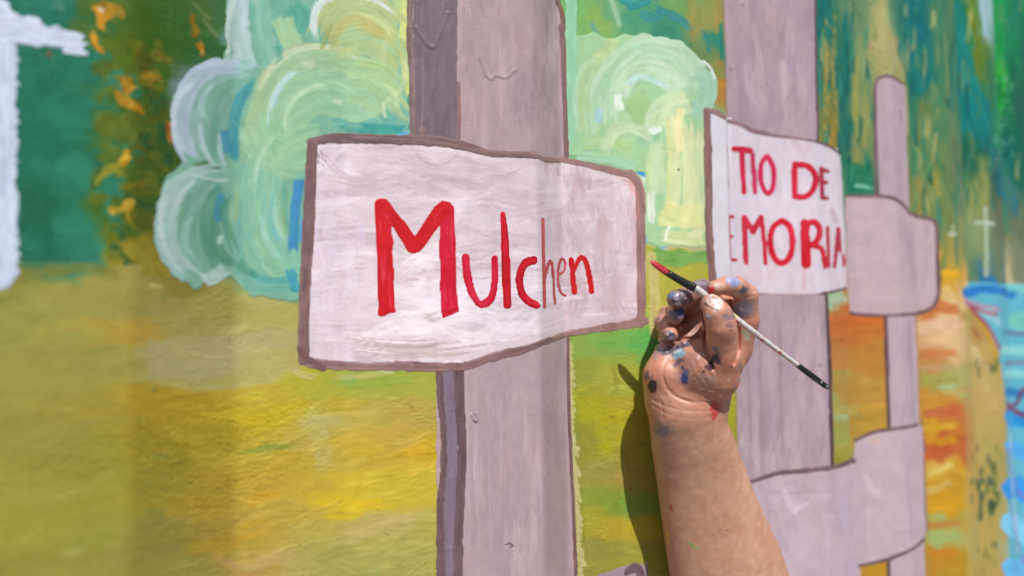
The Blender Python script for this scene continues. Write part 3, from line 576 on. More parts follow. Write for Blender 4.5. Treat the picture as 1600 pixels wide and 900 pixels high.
# second bush
L = new('bush2', 'painted_bush', 'pale mint and yellow painted bush between the two lettered crosses')
fill(L, [(884,60),(930,50),(945,60),(1000,52),(1060,66),(1098,96),(1112,118),(1110,180),(1104,200),(1104,384),(1060,388),(1010,380),(1004,270),(884,240)], (156,202,148), 1, wob=4, soft=3)
for pts, w, c, a, c2 in [
    ([(892,-50),(892,60),(894,150),(894,240)],18,(128,200,148),.9,None),
    ([(920,210),(912,160),(926,110),(960,100)],36,(158,204,156),.9,(170,200,130)),
    ([(926,90),(950,80),(960,60)],22,(166,198,120),.8,None),
    ([(940,200),(950,130),(1000,80),(1060,90),(1096,150)],46,(168,208,164),.95,(150,200,150)),
    ([(962,150),(990,112),(1030,110),(1066,146)],34,(180,212,172),.9,(164,206,160)),
    ([(978,132),(1004,120),(1044,136)],10,(180,220,210),.7,(160,210,200)),
    ([(1086,110),(1104,130),(1100,170),(1080,160)],30,(136,190,150),.85,None),([(1096,94),(1110,106),(1117,124)],5,(206,220,196),.9,None),
    ([(985,150),(1000,170),(1010,196)],40,(134,186,120),.8,(150,190,110)),([(1020,200),(1000,230)],26,(126,186,130),.8,None),
    ([(966,146),(966,162),(972,172)],12,(206,222,200),.9,None),([(932,170),(936,180),(932,190)],12,(196,220,216),.8,(120,180,200)),
    ([(1020,210),(1018,180),(1040,160),(1070,150)],22,(176,210,160),.9,(190,212,150)),([(1040,200),(1050,170),(1080,160)],30,(186,210,150),.8,None),
    ([(905,226),(950,222),(990,232)],26,(136,196,134),.8,(170,200,120)),([(940,240),(960,205),(990,200),(1020,214)],20,(176,206,152),.9,None),
    ([(900,246),(950,250),(1000,262)],16,(140,200,150),.8,None),([(1018,200),(1022,206),(1034,200)],9,(206,226,216),.8,None),
    ([(1030,220),(1024,260),(1028,310)],30,(180,210,156),.8,(196,212,140)),([(1050,180),(1054,260),(1050,340)],22,(200,214,140),.9,(216,216,130)),([(1064,170),(1060,200),(1062,240)],14,(222,216,140),.8,None),
    ([(1074,190),(1076,280),(1074,360)],20,(206,214,146),.9,(194,210,150)),([(1092,200),(1092,280),(1092,380)],22,(196,210,140),.9,(186,208,156)),
    ([(1030,330),(1060,340),(1100,336)],36,(204,214,124),.8,None),([(1034,368),(1060,372),(1100,374)],22,(210,216,146),.8,(196,212,130)),
    ([(1016,300),(1018,350)],12,(206,222,196),.8,None),([(1040,376),(1042,362),(1048,352)],5,(226,232,210),.8,None),([(1058,264),(1062,266)],4,(60,80,60),.9,None),([(1030,230),(1060,236)],4,(160,196,130),.5,None)]:
    S(L, pts, w, np.array(c) + (14, 6, 18), a * .95, c2, relief=.16, rag=.2, var=.04, ends=.14, bf=.5, soft=2.6)
# teal and blue flecks above it belong to the background
for pts, w, c, a in [([(970,-2),(990,8),(1010,2)],15,(40,150,160),.8),([(1006,22),(1020,30),(1030,24)],15,(50,150,164),.6),([(1030,16),(1056,26),(1078,44)],12,(46,146,170),.65),([(925,38),(932,52),(944,66)],8,(110,180,170),.7),([(950,-10),(962,20),(968,40)],8,(186,214,180),.55),([(1126,40),(1130,90)],9,(40,150,130),.8),([(1100,50),(1108,80)],7,(60,150,150),.6),([(1116,126),(1128,132),(1136,128)],14,(200,142,40),.8),([(1124,100),(1136,104)],6,(190,140,80),.6),([(1080,-30),(1084,60)],14,(170,160,90),.6),([(1122,-30),(1120,50)],8,(176,150,80),.6)]:
    S(base, pts, w, c, a, relief=.2)

LIL = (178,158,162)
DK = (112,92,96)
def smear(L, poly, n, pal, ang, ln=(40,120), wd=(6,16), a=.4, angv=.06, relief=.05):
    wd = (wd[0] * 1.4, wd[1] * 1.4); a = a * .8
    keep = L.cov.copy()
    dab_region(L, poly, n, pal, ln, wd, ang, a=a, angv=angv, jit=.012, relief=relief, ends=.6, dry=.25)
    L.cov = keep

# ---------------- first cross: post
L = new('c1', 'painted_cross', 'lilac painted cross whose board reads Mulchen')
fill(L, [(637,-48),(850,-40),(866,-10),(878,18),(883,60),(884,150),(887,252),(886,600),(893,780),(900,950),(908,1240),(686,1240),(684,950),(682,800),(682,600),(682,560),(642,240),(640,120)], LIL, 1, wob=1)
smear(L, [(716,-45),(884,-45),(884,240),(716,240)], 70, [(184,162,166),(172,152,156),(192,172,176),(160,140,146),(180,156,156)], 90, a=.5)
smear(L, [(724,560),(888,540),(900,950),(722,950)], 80, [(184,166,174),(170,154,166),(194,174,180),(164,148,160),(180,160,166)], 90, a=.5, ln=(80,240))
smear(L, [(836,20),(884,20),(884,240),(836,240)], 16, [(140,124,132),(150,134,142)], 90, a=.5, ln=(80,160), wd=(4,10))
kc = L.cov.copy()
for k in range(26):
    up = k % 2; x = rng.uniform(735, 870); y = rng.uniform(-30, 150) if up else rng.uniform(590, 800)
    S(L, [(x, y), (x + 2, y + 50), (x + rng.uniform(0, 6), y + rng.uniform(80, 200))], rng.uniform(8, 22), [(202,184,190),(196,176,180),(160,140,150),(188,164,164)][rng.integers(4)], rng.uniform(.25, .5), ends=.6, bf=.6, relief=.12, soft=3)
L.cov = kc
for x in (728, 742, 760):
    S(L, [(x,590),(x + 4,700),(x + 6,860)], 2.2, (190,176,188), .5, relief=.5)
S(L, [(772,592),(778,640),(784,700),(784,760)], 2, (186,170,178), .6, relief=.7)
for pts in [[(748,90),(758,118),(768,124),(774,118),(790,122),(806,108)],[(738,640),(741,656)]]:
    S(L, pts, 4, (166,148,154), .9, relief=1.0)
S(L, [(739,648),(742,654)], 8, (168,150,158), .9, relief=1.6)
S(L, [(741,660),(742,700),(741,750)], 2.4, (200,190,200), .7, relief=.5)
for pts in [[(790,851),(796,849)],[(797,854),(802,853)],[(795,848),(800,851)]]:
    S(L, pts, 2, (90,70,80), .9)
L = new('c1shade', 'painted_shade', 'dark grey violet shaded side of the post', 'c1')
S(L, [(680,-46),(680,60),(680,140),(684,224)], [70,70,70,72], (122,108,118), 1, (114,100,110), var=.025, rag=.03, relief=.12)
smear(L, [(645,-40),(712,-40),(716,215),(645,215)], 18, [(128,114,124),(116,102,112),(120,106,114)], 90)
S(L, [(716,130),(718,180),(716,216)], 7, (150,118,116), .8); S(L, [(660,200),(660,214)], 7, (150,110,104), .7)
S(L, [(660,92),(661,150),(658,205)], 2, (160,146,156), .6, relief=.5)
S(L, [(650,42),(662,62),(676,74),(686,58),(700,20)], 5, (122,108,118), .9, relief=1.1)
S(L, [(700,575),(704,640),(704,760),(706,950),(706,1240)], 22, (134,120,136), 1, (126,112,128), var=.03, rag=.05)
S(L, [(641,-46),(640,60),(643,110),(646,224)], 10, (140,118,118), 1, (118,98,104), rag=.15, relief=.3)
L = new('c1line', 'painted_outline', None, 'c1')
S(L, [(686,572),(688,620),(693,680),(692,740),(688,800),(689,950),(690,1240)], [11,9,11,13,11,12,13], (110,92,98), 1, rag=.2, relief=.3)
S(L, [(716,572),(719,640),(722,700),(719,780),(716,850),(716,950),(717,1240)], [17,14,14,14,16,18,20], (108,90,98), 1, rag=.12, relief=.3)
S(L, [(858,-30),(870,0),(878,22),(880,45)], 8, (120,104,92), 1, rag=.2); S(L, [(877,40),(880,90),(882,160),(885,244)], [10,8,7,8], (134,112,114), 1, rag=.15)
S(L, [(873,56),(873,120),(875,170),(878,240)], 2.2, (188,176,182), .8, relief=.5)
S(L, [(887,520),(888,600),(891,700),(896,800),(899,900),(901,950),(908,1240)], 5.5, (124,102,104), 1, rag=.12, relief=.3)

# ---------------- first board
B1 = [(483,218),(543,216),(637,218),(700,224),(767,237),(837,241),(884,250),(945,262),(987,271),(1000,282),(1004,310),(1006,367),(1008,441),(1008,505),(963,514),(884,524),(832,540),(772,560),(730,571),(637,573),(511,572),(473,567),(471,507),(474,430),(477,367),(480,273)]
L = new('b1', 'sign_board', 'whitish board with handwritten red Mulchen', 'c1')
fill(L, B1, (216,206,212), 1, wob=2)
smear(L, [(485,225),(1000,280),(1000,505),(640,565),(480,560)], 150, [(228,220,228),(208,196,204),(198,182,190),(234,228,236),(192,176,186),(214,202,210)], -3, a=.8, ln=(50,180), wd=(6,18), angv=.08, relief=.22)
smear(L, [(490,230),(560,230),(560,560),(480,560)], 40, [(224,218,230),(216,208,222),(206,200,220)], 88, a=.5, ln=(40,120))
smear(L, [(540,230),(840,250),(840,320),(540,300)], 40, [(196,180,186),(206,192,198),(188,172,178)], 4, a=.6, ln=(60,160))
smear(L, [(855,255),(1000,285),(1004,505),(860,520)], 56, [(194,170,178),(208,190,198),(198,176,182),(222,210,216),(184,160,168)], 87, a=.75, ln=(30,120), wd=(8,22))
smear(L, [(880,300),(1000,310),(1004,505),(880,520)], 24, [(190,170,178),(206,190,198),(196,176,182)], 2, a=.45, ln=(40,90), wd=(10,22))
smear(L, [(600,420),(860,430),(840,530),(600,550)], 40, [(238,234,240),(230,224,232)], -5, a=.85, ln=(60,160), wd=(10,20))
for pts, w, c, a in [([(500,538),(540,540),(620,548),(700,545),(780,530)],22,(190,172,170),.75),([(530,526),(600,534),(680,534),(730,520)],10,(182,164,160),.6),([(560,534),(640,542),(690,536),(720,526)],4,(172,150,150),.5),([(654,488),(672,496),(690,490)],14,(200,192,190),.8),([(668,500),(676,504)],10,(200,190,186),.7),
    ([(500,260),(530,300),(560,290)],10,(206,190,196),.4),([(548,335),(560,360),(566,380)],16,(196,178,200),.3),([(860,262),(862,400),(864,505)],20,(206,198,210),.35),([(930,290),(940,340),(936,400)],14,(190,168,172),.5),([(990,300),(994,360),(992,430)],14,(200,160,160),.4),([(962,275),(986,286),(992,310)],10,(206,140,126),.5),([(620,440),(650,436),(660,440)],5,(190,160,172),.5),
    ([(840,245),(850,250),(860,258)],9,(196,186,190),.8),([(640,230),(700,236),(760,252),(820,258)],8,(214,206,212),.6),([(880,440),(920,442),(960,436)],5,(196,176,184),.6),([(500,232),(506,250)],4,(140,120,140),.5),([(560,244),(700,270),(830,300)],14,(206,196,200),.4)]:
    kc = L.cov.copy(); S(L, pts, w, c, a, relief=.3, ends=.6, dry=.35); L.cov = kc
for i in range(9):
    x = rng.uniform(488, 512); y = rng.uniform(240, 262); S(L, [(x, y), (x + 1, y + 3)], 1.8, (110,90,110), .8)
L = new('b1line', 'painted_outline', None, 'b1')
S(L, [(484,222),(520,216),(570,217),(637,219)], [13,17,16,16], (118,100,106), 1, (128,110,114), rag=.1, relief=.35, ends=.05)
S(L, [(630,219),(690,222),(730,230),(767,240),(800,241),(837,243)], [16,17,15,10,10,11], (126,106,110), 1, (140,118,118), rag=.15, relief=.2)
S(L, [(832,240),(850,248),(884,251),(920,258),(960,268),(986,273)], [9,10,9,9,12,11], (146,122,122), 1, (162,138,136), rag=.2, relief=.3)
S(L, [(984,270),(998,290),(1001,330),(1001,400),(1002,450),(1001,506)], [12,15,15,14,14,13], (150,128,128), 1, (134,112,114), rag=.1, relief=.2)
S(L, [(1006,500),(975,508),(930,514),(884,522),(855,533)], [14,15,11,10,9], (152,128,128), 1, (168,146,144), rag=.2, relief=.2)
S(L, [(860,530),(820,545),(772,557),(735,570),(700,573),(637,572),(620,571)], [9,12,13,13,13,16,15], (138,114,118), 1, (154,130,134), rag=.18, relief=.22)
S(L, [(640,572),(560,572),(511,570),(482,566)], [14,13,15,16], (144,122,124), 1, (166,146,146), rag=.2, relief=.22)
S(L, [(487,226),(484,300),(480,380),(476,450),(474,520),(475,562)], [16,19,20,18,17,18], (134,112,112), 1, (120,100,110), rag=.08, relief=.2)
S(L, [(470,545),(480,562),(504,574)], 12, (124,100,104), .9, rag=.2, relief=.22)
kc = L.cov.copy(); S(L, [(984,280),(994,300),(997,340)], 5, (196,136,122), .5); S(L, [(1004,285),(1007,320)], 3, (196,136,122), .6); L.cov = kc

RED = (192,5,20); RED2 = (172,3,16); MAG = (214,30,76)
def letter(key, ch, parent, strokes, col=RED, col2=RED2, rag=.12, lab=None):
    L = new(key, 'painted_letter', lab or ('red painted letter ' + ch), parent)
    for s_ in strokes:
        pts, w = s_[0], s_[1]
        if parent == 'b2': w = np.atleast_1d(w).max() * 1.12 + .8
        S(L, pts, w, s_[2] if len(s_) > 2 else col, 1, col2, rag=rag, var=.07, relief=.12, soft=1.1)
        if w if np.isscalar(w) else max(w) > 9:
            kc = L.cov.copy(); S(L, pts, np.atleast_1d(w).max() * .55, (226, 52, 84) if col[1] < 26 else col, .45, rag=.5, dry=.6, relief=.1); L.cov = kc
def refine_m():
    L = layers[-1]; L.cov[:] = 0; L.rgb[:] = 0; L.h[:] = 0
    for poly, c in [([(585,318),(590,311),(603,311),(612,328),(614,400),(617,488),(608,490),(601,494),(592,493),(589,420),(586,350)],(204,10,28)),([(586,320),(594,310),(604,312),(618,330),(650,370),(658,386),(648,396),(638,394),(612,352)],(200,8,22)),
        ([(686,332),(695,316),(704,317),(709,322),(711,380),(713,440),(716,486),(704,493),(690,497),(688,480),(687,400)],(208,14,54)),([(634,380),(644,374),(678,324),(690,313),(704,316),(702,330),(668,376),(655,393),(642,396)],(202,10,26))]:
        fill(L, poly, c, 1, soft=1.2, wob=1.4, relief=.08, var=.05)
    kc = L.cov.copy()
    for x0, x1 in ((590, 612), (690, 712)):
        for k in range(16):
            x = rng.uniform(x0, x1); y = rng.uniform(330, 470); e_ = rng.uniform(20, 90)
            S(L, [(x, y), (x + 2, min(y + e_, 492))], rng.uniform(2, 5), [(226,60,90),(184,4,24),(216,30,70),(232,90,110)][rng.integers(4)], .5, rag=.5, ends=.5, relief=.08)
    for k in range(14):
        t_ = rng.random(); a_, b_ = ((596, 322), (648, 388)) if rng.random() < .5 else ((650, 386), (694, 324))
        q0 = np.array(a_) + (np.array(b_) - a_) * t_ * .7 + rng.normal(size=2) * 4
        S(L, [q0, q0 + (np.array(b_) - a_) * .3], rng.uniform(2, 4), [(226,60,90),(184,4,24),(216,30,70)][rng.integers(3)], .45, rag=.5, ends=.5, relief=.08)
    S(L, [(692,488),(704,486),(714,482)], 5, (190,6,26), .8, relief=.2)
    L.cov = kc
letter('M1', 'M', 'b1', [][:0] + [([(597,322),(598,400),(602,487)],[25,24,27]), ([(602,322),(625,356),(648,390)],[26,24,20]), ([(648,386),(672,352),(694,326)],[24,22,24]), ([(700,324),(700,400),(702,484)],[20,24,29], (200,16,50))], col2=(220,30,60))
refine_m()
letter('u1', 'u', 'b1', [([(727,401),(729,425),(735,452),(746,473),(756,475),(766,466),(772,440),(772,404)],[10,12,12,11,13,11,10,10], (208,24,60))], col2=(190,10,34))
letter('l1', 'l', 'b1', [([(785,335),(788,380),(790,430),(792,476)],[9,13,13,13])])
letter('c1l', 'c', 'b1', [([(833,406),(820,411),(811,430),(813,455),(824,470),(838,477)],[13,13,12,11,12,12])])
letter('h1', 'h', 'b1', [([(847,342),(848,400),(850,480)],[4.5,5,4.5]), ([(850,440),(856,412),(861,410),(864,440),(866,474)],[3.5,4.5,4.5,4,4])], col=(196,70,78), col2=(186,56,64))
letter('e1', 'e', 'b1', [([(873,428),(880,424),(882,410),(877,404),(872,416),(871,440),(876,458),(883,462)],[4,4,4,4,4,4.5,4.5,4])], col=(198,76,84), col2=(186,60,66))
letter('n1', 'n', 'b1', [([(892,406),(894,430),(897,456)],[8,8,9]), ([(896,424),(904,405),(912,404),(918,420),(924,455)],[6,8,9,9,9])], col=(204,24,28), col2=(196,20,30))

# ---------------- second cross
def rx(y): return np.interp(y, [0, 450, 900], [1128, 1143, 1158])
L = new('c2', 'painted_cross', 'lilac painted cross whose board reads SITIO DE MEMORIA')
fill(L, [(rx(-60)-4,-240),(1266,-240),(1272,-60),(1275,100),(1278,240),(1290,470),(1298,600),(1300,770),(rx(770)+1.5,770),(rx(450)+1.5,450),(rx(220)+1.5,220)], (170,152,162), 1, wob=.5)
smear(L, [(1140,-50),(1275,-50),(1276,210),(1144,200)], 70, [(176,160,174),(160,142,154),(186,166,170),(152,134,146),(192,174,176)], 90, a=.55, ln=(80,220), wd=(5,14))
smear(L, [(1160,460),(1290,460),(1298,740),(1166,745)], 70, [(180,164,174),(162,144,152),(194,176,180),(150,132,142),(184,162,166)], 90, a=.55, ln=(80,220), wd=(5,14))
kc = L.cov.copy()
for k in range(30):
    up = k % 2; x = rng.uniform(1150, 1268) if up else rng.uniform(1170, 1288); y = rng.uniform(-30, 100) if up else rng.uniform(470, 600)
    S(L, [(x, y), (x + 2, y + 50), (x + rng.uniform(0, 6), y + rng.uniform(70, 130))], rng.uniform(9, 22), [(206,188,196),(192,172,180),(150,130,142),(184,158,160),(160,148,168)][rng.integers(5)], rng.uniform(.2, .42), ends=.5, bf=.7, relief=.12, soft=3)
L.cov = kc
for x in (1166, 1184, 1216): S(L, [(x,470),(x + 4,600),(x + 7,740)], 4, (142,124,134), .5, ends=.3)
for x, y in ((1160, 8), (1141, 108), (1190, 136), (1280, 570)): S(L, [(x, y), (x + 1, y + 2)], 4, (120,104,112), .7)
L = new('c2line', 'painted_outline', None, 'c2')
S(L, [(1266,-240),(1272,-60),(1275,100),(1278,222)], 4, (100,80,92), .9, rag=.2)
S(L, [(1291,462),(1296,560),(1298,650),(1301,738)], 6, (86,66,80), 1, rag=.15)
L = new('b2', 'sign_board', 'white board with handwritten red SITIO DE MEMORIA', 'c2')
_t = [(1103,172),(1120,176),(rx(182)-1.5,183)]; _tr = [(rx(190)+1.5,190),(1170,200),(1230,214),(1275,221),(1300,231),(1313,242),(1316,300),(1320,360),(1322,415),(1323,452),(1282,459),(1240,462),(1183,458),(rx(455)+2,456)]
fill(L, _t + _tr + [(rx(455)-1.5,456),(1112,452),(1109,400),(1105,300)], (206,202,212), 1, wob=1)
fill(L, [(1106,176),(1142,184),(1144,455),(1114,450)], (214,216,224), .9, soft=2)
smear(L, [(1150,200),(1310,240),(1320,450),(1150,450)], 60, [(212,206,216),(200,190,200),(218,212,220),(194,182,192),(206,192,198)], 88, a=.5, ln=(40,130), wd=(8,18))
smear(L, [(1150,410),(1320,410),(1320,450),(1150,450)], 16, [(206,188,194),(214,200,206)], 85, a=.5, ln=(20,60), wd=(8,18))
for pts, w, c, a in [([(1240,222),(1254,234),(1266,228)],10,(196,176,184),.6),([(1204,250),(1212,280),(1212,300)],14,(196,180,180),.4),([(1256,420),(1255,450)],5,(206,150,160),.5),([(1300,330),(1306,346)],9,(170,150,160),.5)]:
    kc = L.cov.copy(); S(L, pts, w, c, a, dry=.3); L.cov = kc
L = new('b2line', 'painted_outline', None, 'b2')
S(L, [(1104,174),(1106,250),(1107,340),(1110,400),(1115,456)], [11,13,12,12,12], (142,116,112), 1, (126,104,106), rag=.1, relief=.3)
S(L, [(1102,172),(1120,176),(rx(184)-1,184)], 8, (140,118,120), 1)
S(L, [(rx(190)+1.5,189),(1160,196),(1175,204),(1200,210),(1235,215),(1275,221)], [7,7,8,5,4,4], (130,110,118), 1, rag=.2)
S(L, [(1275,221),(1298,230),(1312,241)], 4, (110,88,98), 1)
S(L, [(1282,459),(1300,456),(1321,450)], 4, (110,88,98), 1); S(L, [(1165,458),(1220,460),(1282,460)], 2.5, (176,158,164), .9)
r2 = (208,34,62)
for key, ch, st, c in [
    ('T2','T',[([(1147,233),(1158,233),(1171,236)],[9,8,7]),([(1158,236),(1160,270),(1162,300)],[7,7,7])],(206,30,70)),
    ('I2','I',[([(1175,241),(1177,270),(1179,300)],6)],(200,40,90)),
    ('O2','O',[([(1198,244),(1189,256),(1188,280),(1194,298),(1202,302),(1208,288),(1208,262),(1199,245)],6.5)],(208,40,90)),
    ('D2','D',[([(1241,257),(1241,306)],8),([(1242,257),(1262,260),(1274,276),(1270,296),(1258,307),(1243,307)],8)],r2),
    ('E2','E',[([(1283,263),(1284,308)],6),([(1283,264),(1293,268)],5),([(1284,284),(1291,285)],5),([(1284,309),(1292,310)],5)],(176,50,72)),
    ('M3','M',[([(1162,340),(1165,410)],7),([(1163,341),(1176,362)],7.5),([(1176,362),(1188,340)],7.5),([(1189,340),(1193,376),(1195,411)],6)],(208,36,66)),
    ('O3','O',[([(1220,345),(1207,356),(1203,380),(1210,404),(1222,411),(1234,400),(1238,374),(1232,352),(1220,345)],8)],(210,30,58)),
    ('R3','R',[([(1257,350),(1259,413)],[9,13]),([(1258,351),(1272,347),(1281,360),(1275,378),(1262,384)],8),([(1270,384),(1284,390),(1289,416)],[7,6,5])],(204,24,44)),
    ('I3','I',[([(1293,356),(1295,416)],4.5)],(196,50,74)),
    ('A3','A',[([(1309,357),(1304,417)],4.5),([(1310,357),(1318,414)],5),([(1306,390),(1315,391)],4)],(190,50,72))]:
    letter(key, ch, 'b2', st, col=c, col2=tuple(max(0, v - 14) for v in c))
# letters on the flank that turns away from here: S I of the first line, M E of the second
xh0 = float(G(S0 + 2 * PITCH)); xh1 = float(G(S0 + 2 * PITCH + SL)); u = (xh1 - xh0)
def hid(key, ch, sts, c):
    L = new(key, 'painted_letter', 'red painted letter ' + ch, 'b2')
    for pts, w in sts: S(L, [(xh0 + a_ * u, b_) for a_, b_ in pts], w, c, 1, RED2, raw=True)
def cy(y): return float(hits([(1150, y)])[0][1])
hid('S2', 'S', [([(.36,cy(240)),(.22,cy(233)),(.08,cy(245)),(.2,cy(264)),(.36,cy(280)),(.24,cy(298)),(.06,cy(292))], 3)], (206,30,64))
hid('I0', 'I', [([(.64,cy(236)),(.64,cy(298))], 3)], (206,30,64))
hid('M0', 'M', [([(.04,cy(408)),(.06,cy(340)),(.22,cy(366)),(.4,cy(340)),(.44,cy(408))], 3)], (206,30,64))
L = new('E0', 'painted_letter', 'red painted letter E', 'b2')
xe = xh0 + .72 * u
for a_, b_ in [((xe,cy(338)),(xe,cy(408))),((xe,cy(338)),(xh1+5,cy(339))),((xe,cy(369)),(xh1+2,cy(370))),((xe,cy(407)),(xh1+7,cy(406)))]:
    S(L, [a_, b_], 5, (200,40,70), 1, RED2, raw=True)

# ---------------- third cross
L = new('c3', 'painted_cross', 'plain lilac painted cross with blank crossboard right of the lettered ones')
fill(L, [(1367,134),(1374,122),(1390,118),(1410,130),(1414,140),(1418,240),(1421,330),(1430,500),(1438,700),(1448,960),(1456,1240),(1396,1240),(1390,960),(1388,700),(1383,490),(1374,300)], (184,166,176), 1, wob=.7)
smear(L, [(1370,125),(1415,130),(1420,310),(1372,310)], 16, [(176,160,172),(164,148,160)], 88)
smear(L, [(1386,490),(1430,490),(1440,680),(1390,680)], 22, [(186,172,186),(160,146,164),(190,176,188)], 88, wd=(4,9))
kc = L.cov.copy(); S(L, [(1406,172),(1408,190)], 3, (120,100,120), .6); S(L, [(1420,500),(1428,660)], 4, (150,136,160), .6); L.cov = kc
L = new('c3line', 'painted_outline', None, 'c3')
S(L, [(1369,310),(1368,220),(1367,140),(1374,122),(1390,119),(1411,131)], [6,6,6,5,5,4], (108,90,100), 1, rag=.15)
S(L, [(1383,492),(1386,580),(1389,676)], 6, (96,74,80), 1, rag=.15); S(L, [(1388,878),(1390,960),(1396,1240)], 6, (96,74,80), 1)
L = new('b3', 'sign_board', 'blank lilac crossboard', 'c3')
fill(L, [(1320,306),(1350,306),(1389,308),(1408,317),(1425,335),(1440,340),(1458,343),(1463,360),(1465,420),(1467,462),(1455,482),(1428,491),(1380,492),(1328,490),(1322,400)], (188,168,174), 1, wob=.7)
smear(L, [(1325,310),(1408,318),(1408,488),(1330,488)], 22, [(180,160,168),(170,154,162),(176,158,164)], 3, ln=(30,80), a=.4)
smear(L, [(1410,330),(1462,345),(1464,480),(1415,488)], 22, [(166,152,164),(182,168,178),(160,146,160)], 88, ln=(40,110), wd=(5,10), a=.5)
L = new('b3line', 'painted_outline', None, 'b3')
S(L, [(1320,306),(1350,306),(1389,308),(1408,317),(1418,329),(1428,337),(1446,341),(1458,344),(1463,356),(1465,400),(1467,460)], [5,5,5,6,6,6,5,6,7,7,6], (112,92,98), 1, rag=.15, relief=.3)
S(L, [(1466,462),(1458,479),(1440,488),(1428,491)], 6, (108,88,94), 1); S(L, [(1328,489),(1350,492),(1390,493),(1430,490)], 5, (108,88,94), 1, rag=.2)

# ---------------- low board of a fourth cross
L = new('c4', 'painted_cross', 'broad pale lilac painted board low at the right with its cross out of frame')
fill(L, [(1160,756),(1190,746),(1215,738),(1250,735),(1300,729),(1334,720),(1336,686),(1383,671),(1410,667),(1434,664),(1441,665),(1445,760),(1448,828),(1440,846),(1417,864),(1383,875),(1344,884),(1348,1010),(1170,1050)], (190,174,184), 1, wob=.8)
smear(L, [(1165,760),(1330,730),(1340,945),(1170,945)], 50, [(190,178,194),(176,160,172),(196,184,200),(170,154,168),(184,166,174)], 85, ln=(30,120), wd=(8,20), a=.5, relief=.3)
smear(L, [(1180,760),(1290,745),(1290,830),(1180,830)], 14, [(196,186,206),(176,150,158)], 5, ln=(30,60), wd=(10,22), a=.4, relief=.22)
smear(L, [(1340,690),(1440,670),(1444,840),(1345,875)], 26, [(190,172,182),(178,160,170),(184,166,176)], 3, ln=(30,90), wd=(8,20), a=.4)
for pts, w, c, a in [([(1354,744),(1362,765),(1372,768)],9,(206,190,200),.6),([(1226,770),(1240,800),(1246,790)],9,(206,198,214),.6),([(1240,800),(1262,786)],4,(210,202,216),.7),([(1360,690),(1370,688)],8,(200,170,150),.5),([(1310,760),(1324,840),(1330,930)],16,(184,176,196),.5),([(1414,690),(1424,840)],5,(160,148,170),.4)]:
    kc = L.cov.copy(); S(L, pts, w, c, a, relief=.5); L.cov = kc
L = new('c4line', 'painted_outline', None, 'c4')
S(L, [(1160,757),(1190,747),(1215,739),(1250,736),(1300,730),(1334,720)], 7, (112,92,100), 1, rag=.2, relief=.3)
S(L, [(1336,688),(1360,677),(1383,672),(1410,668),(1434,664)], 5, (112,92,100), 1, rag=.2)
S(L, [(1342,884),(1383,875),(1400,869),(1417,862),(1430,855),(1444,842)], 5, (112,92,100), 1, rag=.2)
S(L, [(1441,655),(1444,700),(1445,760),(1448,830)], 4.5, (130,110,124), .9, rag=.25)
# ---------------- top of a fifth one at the lower edge
L = new('c5', 'painted_post_top', 'rounded lilac top of a painted post at the bottom edge left of the forearm')
fill(L, [(900,960),(930,904),(952,893),(976,884),(995,880),(1007,884),(1012,900),(1016,1240),(900,1240)], (164,146,160), 1, smooth=True, wob=1)
L = new('c5line', 'painted_shade', 'dark brown patch on the rounded post top', 'c5')
S(L, [(976,896),(988,888),(998,890),(1001,910),(1000,960)], [7,14,12,12,16], (110,88,98), 1, rag=.3, relief=.3)
print('layers', len(layers), 'canvas', W, H)

# ------------------------------------------------------------------ materials
def nt(name):
    m = bpy.data.materials.new(name); m.use_nodes = True
    n = m.node_tree.nodes; l = m.node_tree.links
    b = n['Principled BSDF']
    return m, n, l, b

